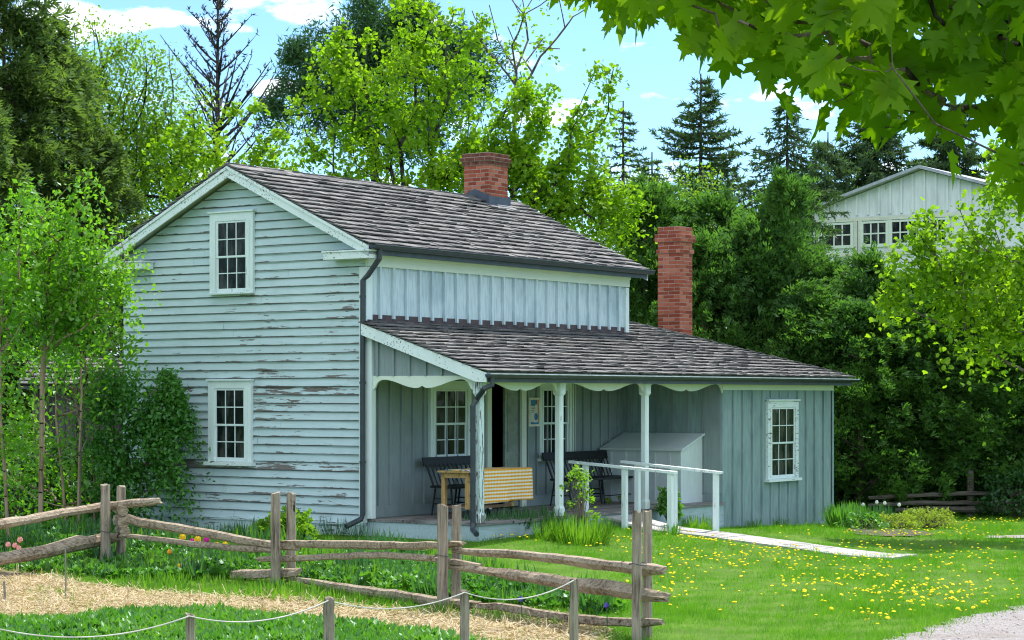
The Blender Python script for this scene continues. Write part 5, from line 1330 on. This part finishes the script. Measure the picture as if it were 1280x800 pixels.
# understorey left
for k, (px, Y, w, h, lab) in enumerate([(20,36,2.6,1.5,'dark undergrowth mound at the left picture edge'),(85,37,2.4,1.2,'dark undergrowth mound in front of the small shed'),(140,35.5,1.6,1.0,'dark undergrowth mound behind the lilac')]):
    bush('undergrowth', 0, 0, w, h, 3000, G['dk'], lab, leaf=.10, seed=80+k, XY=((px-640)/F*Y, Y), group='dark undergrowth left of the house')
# --- right hand maple
mk_tree('maple_tree', 'light green maple at the right picture edge in front of the cedars', 1322, 36, [(1318,520),(1312,430),(1300,380)],
  [(1190,300,60,45),(1235,340,70,60),(1150,280,40,30),(1200,350,60,45),(1140,350,30,25),(1270,280,60,60),(1250,210,50,35),(1290,380,50,60),(1160,330,45,30),(1210,390,40,30),(1260,430,40,30),(1340,300,70,120),(1110,370,20,12)], .54, 74, .17, .09, BROAD, K['maple'], M['bark'], 6, rtip=.008, rmax=.14, up=.35, curve=.1)
# --- overhanging maple, close to the camera
def bigleaf():
    half = [(0,0),(.10,.02),(.34,-.10),(.30,.06),(.50,.16),(.40,.22),(.44,.34),(.26,.33),(.30,.42),(.52,.52),(.42,.56),(.48,.72),(.30,.64),(.22,.68),(.14,.58),(.15,.78),(.09,.80),(.0,1.08)]
    pts = [(x, y, .30*abs(x)**1.3-.20*y*y) for x, y in half]; n = len(pts)
    v = pts+[(-x, y, z) for x, y, z in pts[1:-1]]; idx = list(range(n))+list(range(2*n-3, n-1, -1))
    # fan from the leaf centre
    c = (0,.36,-.012); v.append(c); ci = len(v)-1
    return (v, [[(ci, a, b) for a, b in zip(idx, idx[1:]+idx[:1])]])
BIG = bigleaf()
def overhang():
    rs = RS(91); poly = [(640,-60),(668,6),(700,22),(726,20),(745,28),(790,52),(830,40),(865,52),(905,98),(935,104),(965,105),(1000,132),(1020,150),(1050,165),(1085,140),(1120,150),(1150,145),(1180,150),(1205,125),(1240,140),(1262,165),(1300,240),(1340,300),(1440,250),(1440,-220),(900,-220)]
    e = empty('maple_tree', (3.15, 7.2, gz(3.15,7.2)), label='large-leaved maple whose shaded boughs hang into the upper right corner', cat='tree'); b = np.array([3.15,7.2,gz(3.15,7.2)])
    n = 0; tg = []
    while len(tg) < 1000:
        px, py = rs.uniform(640,1440), rs.uniform(-220,310)
        # hanging edge thins out, body is fuller
        if not inpoly(np.array([px]), np.array([py]), poly)[0]: continue
        Y = rs.uniform(5.9, 8.2); tg.append(T3(px, py-44, Y))
    for px, py, Y in [(793,62,7.2),(1042,172,6.6),(1066,160,6.6),(1110,175,6.4),(1160,182,6.5),(1132,160,6.8),(1248,236,5.8),(905,95,6.8),(1180,170,6.3)]: tg.append(T3(px, py-44, Y))
    tg = np.array(tg)
    tr = [b, b+[-.02,0,1.6], b+[-.05,-.02,2.9], b+[-.15,-.05,3.5]]
    limbs = crown_pts(7, [(1400,-60,200,60)], .8, RS(3), .2, 1)
    A, par, tips = skeleton(tr+[T3(1330,-30,7.0), T3(1240,12,7.0), T3(1100,-10,7.0)], tg, .05, .22, .18, rs)
    V, Fs = wood(A, par, tips, .0017, .13, n=6); np_obj('trunk', V-b, Fs, M['bark'], e)
    r4 = RS(4); u4 = r4.rand(260,3)*[5.2,4.6,2.6]+[-.6,6.8,4.75]; c = np.concatenate([A[np.array(tips)], u4]); per = 3; i = np.repeat(np.arange(len(c)), per); n = len(i)
    pos = c[i]+rs.normal(0,1,(n,3))*np.array([.05,.05,.03])
    a = rs.normal(0,.55,(n,3))+np.array([-.25,0,-.9]); a /= np.linalg.norm(a,axis=1,keepdims=True)
    w = rs.normal(0,.55,(n,3))+np.array([0,-.9,.5]); w -= (w*a).sum(1,keepdims=True)*a; w /= np.linalg.norm(w,axis=1,keepdims=True)
    sz = .112*(.5+.8*rs.rand(n)); R = np.stack([np.cross(a,w),a,w],2)
    V, Fs = scatter(*BIG, pos, R, sz); np_obj('crown', V-b, Fs, K['near'], e)
overhang()

# ================================================================== SHED AND FAR BARN
def far_building():
    ang = HR; bY = 62.0; ax = (1153-640)/F*bY
    # local: x along the long side (u), y along the gable (v); origin below the ridge at the gable face
    e = empty('barn', (ax, bY, 0), ang, label='white board and batten barn gable showing above the cedars', cat='barn')
    def SV(px): a = (px-640)/F; return (ax-a*bY)/(SA+a*CA)
    def Z(py, v): return CAMZ+(HOR-py)/F*(bY+CA*v)
    hw = SV(1018); zr_ = Z(212, 0); ze = Z(264, hw); W = painted('white_barn_boards', (.76,.80,.80), (.70,.75,.75), 'z', .66, stain=(.42,.47,.48), stain_amt=.5, scale=.7)
    m = MB(); m.prism([(0,-hw,0),(0,hw,0),(0,hw,ze),(0,0,zr_),(0,-hw,ze)], (.1,0,0)); m.box(.1,12,-hw,-hw+.1,0,ze); m.box(.1,12,hw-.1,hw,0,ze); m.box(11.9,12,-hw+.1,hw-.1,0,ze)
    zf = Z(275.5, 1.0); y = -hw+.2
    while y < hw: 
        zt_ = ze+(zr_-ze)*(1-abs(y)/hw); m.box(-.05,-.001,y-.035,y+.035,zf+.2,zt_-.02); y += .36
    m.build('wall', W, e)
    m = MB(); m.box(-.06,-.0305,-hw,hw,zf+.02,zf+.14); m.box(-.05,-.001,-hw,hw,zf-1.02,zf-.90); 
    for px in (1023,1070,1076,1113,1150,1186): y = SV(px); m.box(-.055,-.002,y-.06,y+.06,zf-.90,zf+.02)
    m.build('trim', painted('cream_barn_trim', (.70,.72,.60), (.66,.68,.56), 'y', .75), e)
    for p0, p1 in ((1033,1064),(1080,1108),(1116,1146),(1154,1182),(1014,1027)):
        a, b_ = SV(p1), SV(p0); z1, z0 = zf-.06, zf-.68
        m = MB(); m.box(-.06,-.001,a-.09,b_+.09,z0-.09,z0); m.box(-.06,-.001,a-.09,b_+.09,z1,z1+.06); m.box(-.06,-.001,a-.09,a,z0,z1); m.box(-.06,-.001,b_,b_+.09,z0,z1)
        for q in (1,2): m.box(-.05,-.003,a+(b_-a)*q/3-.02,a+(b_-a)*q/3+.02,z0,z1)
        m.box(-.048,-.004,a,b_,(z0+z1)/2-.02,(z0+z1)/2+.02)
        w = m.build('window', M['trim_clean'], e); m = MB(); m.box(-.03,-.006,a+.001,b_-.001,z0+.001,z1-.001); m.build('glass', M['glass'], w)
    n_ = 0; m = MB(); sl = (zr_-ze)/hw
    for sg in (-1, 1):
        m.prism([(-.3,0,zr_+.02),(-.3,sg*(hw+.35),ze-.35*sl+.02),(-.3,sg*(hw+.35),ze-.35*sl+.11),(-.3,0,zr_+.11)], (12.6,0,0))
    m.build('roof', plain('grey_barn_roof', (.35,.38,.42), .5, .3), e)
far_building()
def shed():
    Y = 38.0; x0 = (40-640)/F*Y; x1 = (150-640)/F*Y; e = empty('shed', (x0, Y, 0), 0, label='small dark board shed with a shingled roof half hidden behind the saplings', cat='shed')
    w = x1-x0+.6; h = CAMZ+(HOR-480)/F*Y
    dk = oldwood('dark_shed_boards', (.06,.05,.05), (.13,.115,.11), 'z')
    m = MB(); a = 0; r = random.Random(1)
    while a < w: b_ = min(a+.2, w); m.box(a+.004,b_-.004,r.uniform(0,.012),.05,-.1,h); a = b_
    m.box(0,.05,.051,2.4,-.1,h); m.box(w-.05,w,.051,2.4,-.1,h); m.box(.05,w-.05,2.35,2.4,-.1,h); m.build('wall', dk, e)
    m = MB(); q = math.hypot(1, .5); shingles(m, (0,-.25,h-.02), (1,0,0), (0,1/q,.5/q), (0,-.5/q,1/q), 1.0*q, lambda d: (-.2, w+.2), seed=31, exp=.16)
    m.prism([(-.2,-.25,h-.04),(-.2,.75,h+.46),(-.2,2.7,h+.0),(-.2,2.7,h-.04),(-.2,.75,h+.41),(-.2,-.25,h-.09)], (w+.4,0,0)); m.build('roof', M['shingle'], e)
shed()
# ================================================================== WORLD, SUN, CAMERA
SUN_EL, SUN_DIR = math.radians(60), (0.50, 0.866)
az = math.atan2(SUN_DIR[0], SUN_DIR[1])       # from +Y towards +X
sl_ = bpy.data.lights.new('sun', 'SUN'); sl_.energy = 4.2; sl_.angle = math.radians(.53); sl_.color = (1, .95, .87)
so = bpy.data.objects.new('sun', sl_); COL.objects.link(so)
d = Vector((SUN_DIR[0]*math.cos(SUN_EL), SUN_DIR[1]*math.cos(SUN_EL), math.sin(SUN_EL)))
so.rotation_euler = d.to_track_quat('Z', 'Y').to_euler(); so.location = (0,0,30)
W = bpy.data.worlds.new('World'); SC.world = W; W.use_nodes = True; nt = W.node_tree; nt.nodes.clear()
out = nt.nodes.new('ShaderNodeOutputWorld'); bg = nt.nodes.new('ShaderNodeBackground'); sky = nt.nodes.new('ShaderNodeTexSky')
sky.sky_type = 'NISHITA'; sky.sun_disc = False; sky.sun_elevation = SUN_EL; sky.sun_rotation = az; sky.air_density = 1.0; sky.dust_density = .2; sky.ozone_density = 2.0
tc = nt.nodes.new('ShaderNodeTexCoord'); mp = nt.nodes.new('ShaderNodeMapping'); mp.inputs['Scale'].default_value = (1,1,2.6); mp.inputs['Location'].default_value = (.35,.1,.2)
nz = nt.nodes.new('ShaderNodeTexNoise'); nz.inputs['Scale'].default_value = 22.0; nz.inputs['Detail'].default_value = 8; nz.inputs['Roughness'].default_value = .58
rp = nt.nodes.new('ShaderNodeValToRGB'); rp.color_ramp.elements[0].position = .58; rp.color_ramp.elements[1].position = .70
mx = nt.nodes.new('ShaderNodeMix'); mx.data_type = 'RGBA'; mx.inputs[7].default_value = (6.6,7.2,7.7,1)
nt.links.new(tc.outputs['Generated'], mp.inputs[0]); nt.links.new(mp.outputs[0], nz.inputs[0]); nt.links.new(nz.outputs[0], rp.inputs[0]); 
def cloud_blob(px, py, r, prev, amp):
    v = Vector(((px-640)/F, 1, (HOR-py)/F)).normalized()
    sb = nt.nodes.new('ShaderNodeVectorMath'); sb.operation = 'SUBTRACT'; nt.links.new(tc.outputs['Generated'], sb.inputs[0]); sb.inputs[1].default_value = v
    ml = nt.nodes.new('ShaderNodeVectorMath'); ml.operation = 'MULTIPLY'; nt.links.new(sb.outputs[0], ml.inputs[0]); ml.inputs[1].default_value = (1,1,2.2)
    le = nt.nodes.new('ShaderNodeVectorMath'); le.operation = 'LENGTH'; nt.links.new(ml.outputs[0], le.inputs[0])
    mr = nt.nodes.new('ShaderNodeMapRange'); nt.links.new(le.outputs['Value'], mr.inputs[0]); mr.inputs[1].default_value = 0; mr.inputs[2].default_value = r/F; mr.inputs[3].default_value = amp; mr.inputs[4].default_value = 0
    ad = nt.nodes.new('ShaderNodeMath'); ad.operation = 'ADD'; nt.links.new(mr.outputs[0], ad.inputs[0]); nt.links.new(prev, ad.inputs[1]); return ad.outputs[0]
sg = nz.outputs[0]
for px, py, r, am in ((60,30,90,.30),(130,25,90,.30),(190,18,50,.2),(340,-6,110,.26),(345,108,45,.22),(675,145,70,.24),(500,235,60,.2),(820,235,60,.15)): sg = cloud_blob(px, py, r, sg, am)
sx = nt.nodes.new('ShaderNodeSeparateXYZ'); nt.links.new(tc.outputs['Generated'], sx.inputs[0])
for out_i, lo, hi, am in ((2,.24,.42,.115),(1,.1,-.4,.10)):      # unseen broken cloud overhead and behind, added for white fill light
    mr = nt.nodes.new('ShaderNodeMapRange'); nt.links.new(sx.outputs[out_i], mr.inputs[0]); mr.inputs[1].default_value = lo; mr.inputs[2].default_value = hi; mr.inputs[3].default_value = 0; mr.inputs[4].default_value = am
    ad = nt.nodes.new('ShaderNodeMath'); ad.operation = 'ADD'; nt.links.new(mr.outputs[0], ad.inputs[0]); nt.links.new(sg, ad.inputs[1]); sg = ad.outputs[0]
nt.links.new(sg, rp.inputs[0]); nt.links.new(rp.outputs[0], mx.inputs[0]); tn = nt.nodes.new('ShaderNodeMix'); tn.data_type = 'RGBA'; tn.blend_type = 'MULTIPLY'; tn.inputs[0].default_value = 1; tn.inputs[7].default_value = (.50,.67,.85,1); nt.links.new(sky.outputs[0], tn.inputs[6]); nt.links.new(tn.outputs[2], mx.inputs[6]); nt.links.new(mx.outputs[2], bg.inputs[0]); nt.links.new(bg.outputs[0], out.inputs[0])
bg.inputs[1].default_value = .15
cam = bpy.data.cameras.new('camera'); co = bpy.data.objects.new('camera', cam); COL.objects.link(co)
co.location = (0,0,CAMZ); co.rotation_euler = (math.radians(90),0,0); cam.sensor_width = 36; cam.lens = 36*F/1280; cam.shift_y = 95/1280; cam.clip_start = .1; cam.clip_end = 4000
SC.camera = co
SC.view_settings.view_transform = 'Standard'; SC.view_settings.look = 'None'; SC.view_settings.exposure = .85; SC.view_settings.gamma = 1
c = SC.cycles; c.max_bounces = 6; c.diffuse_bounces = 3; c.glossy_bounces = 2; c.transmission_bounces = 4; c.transparent_max_bounces = 4; c.use_denoising = True; c.filter_width = 1.1; c.sample_clamp_indirect = 6
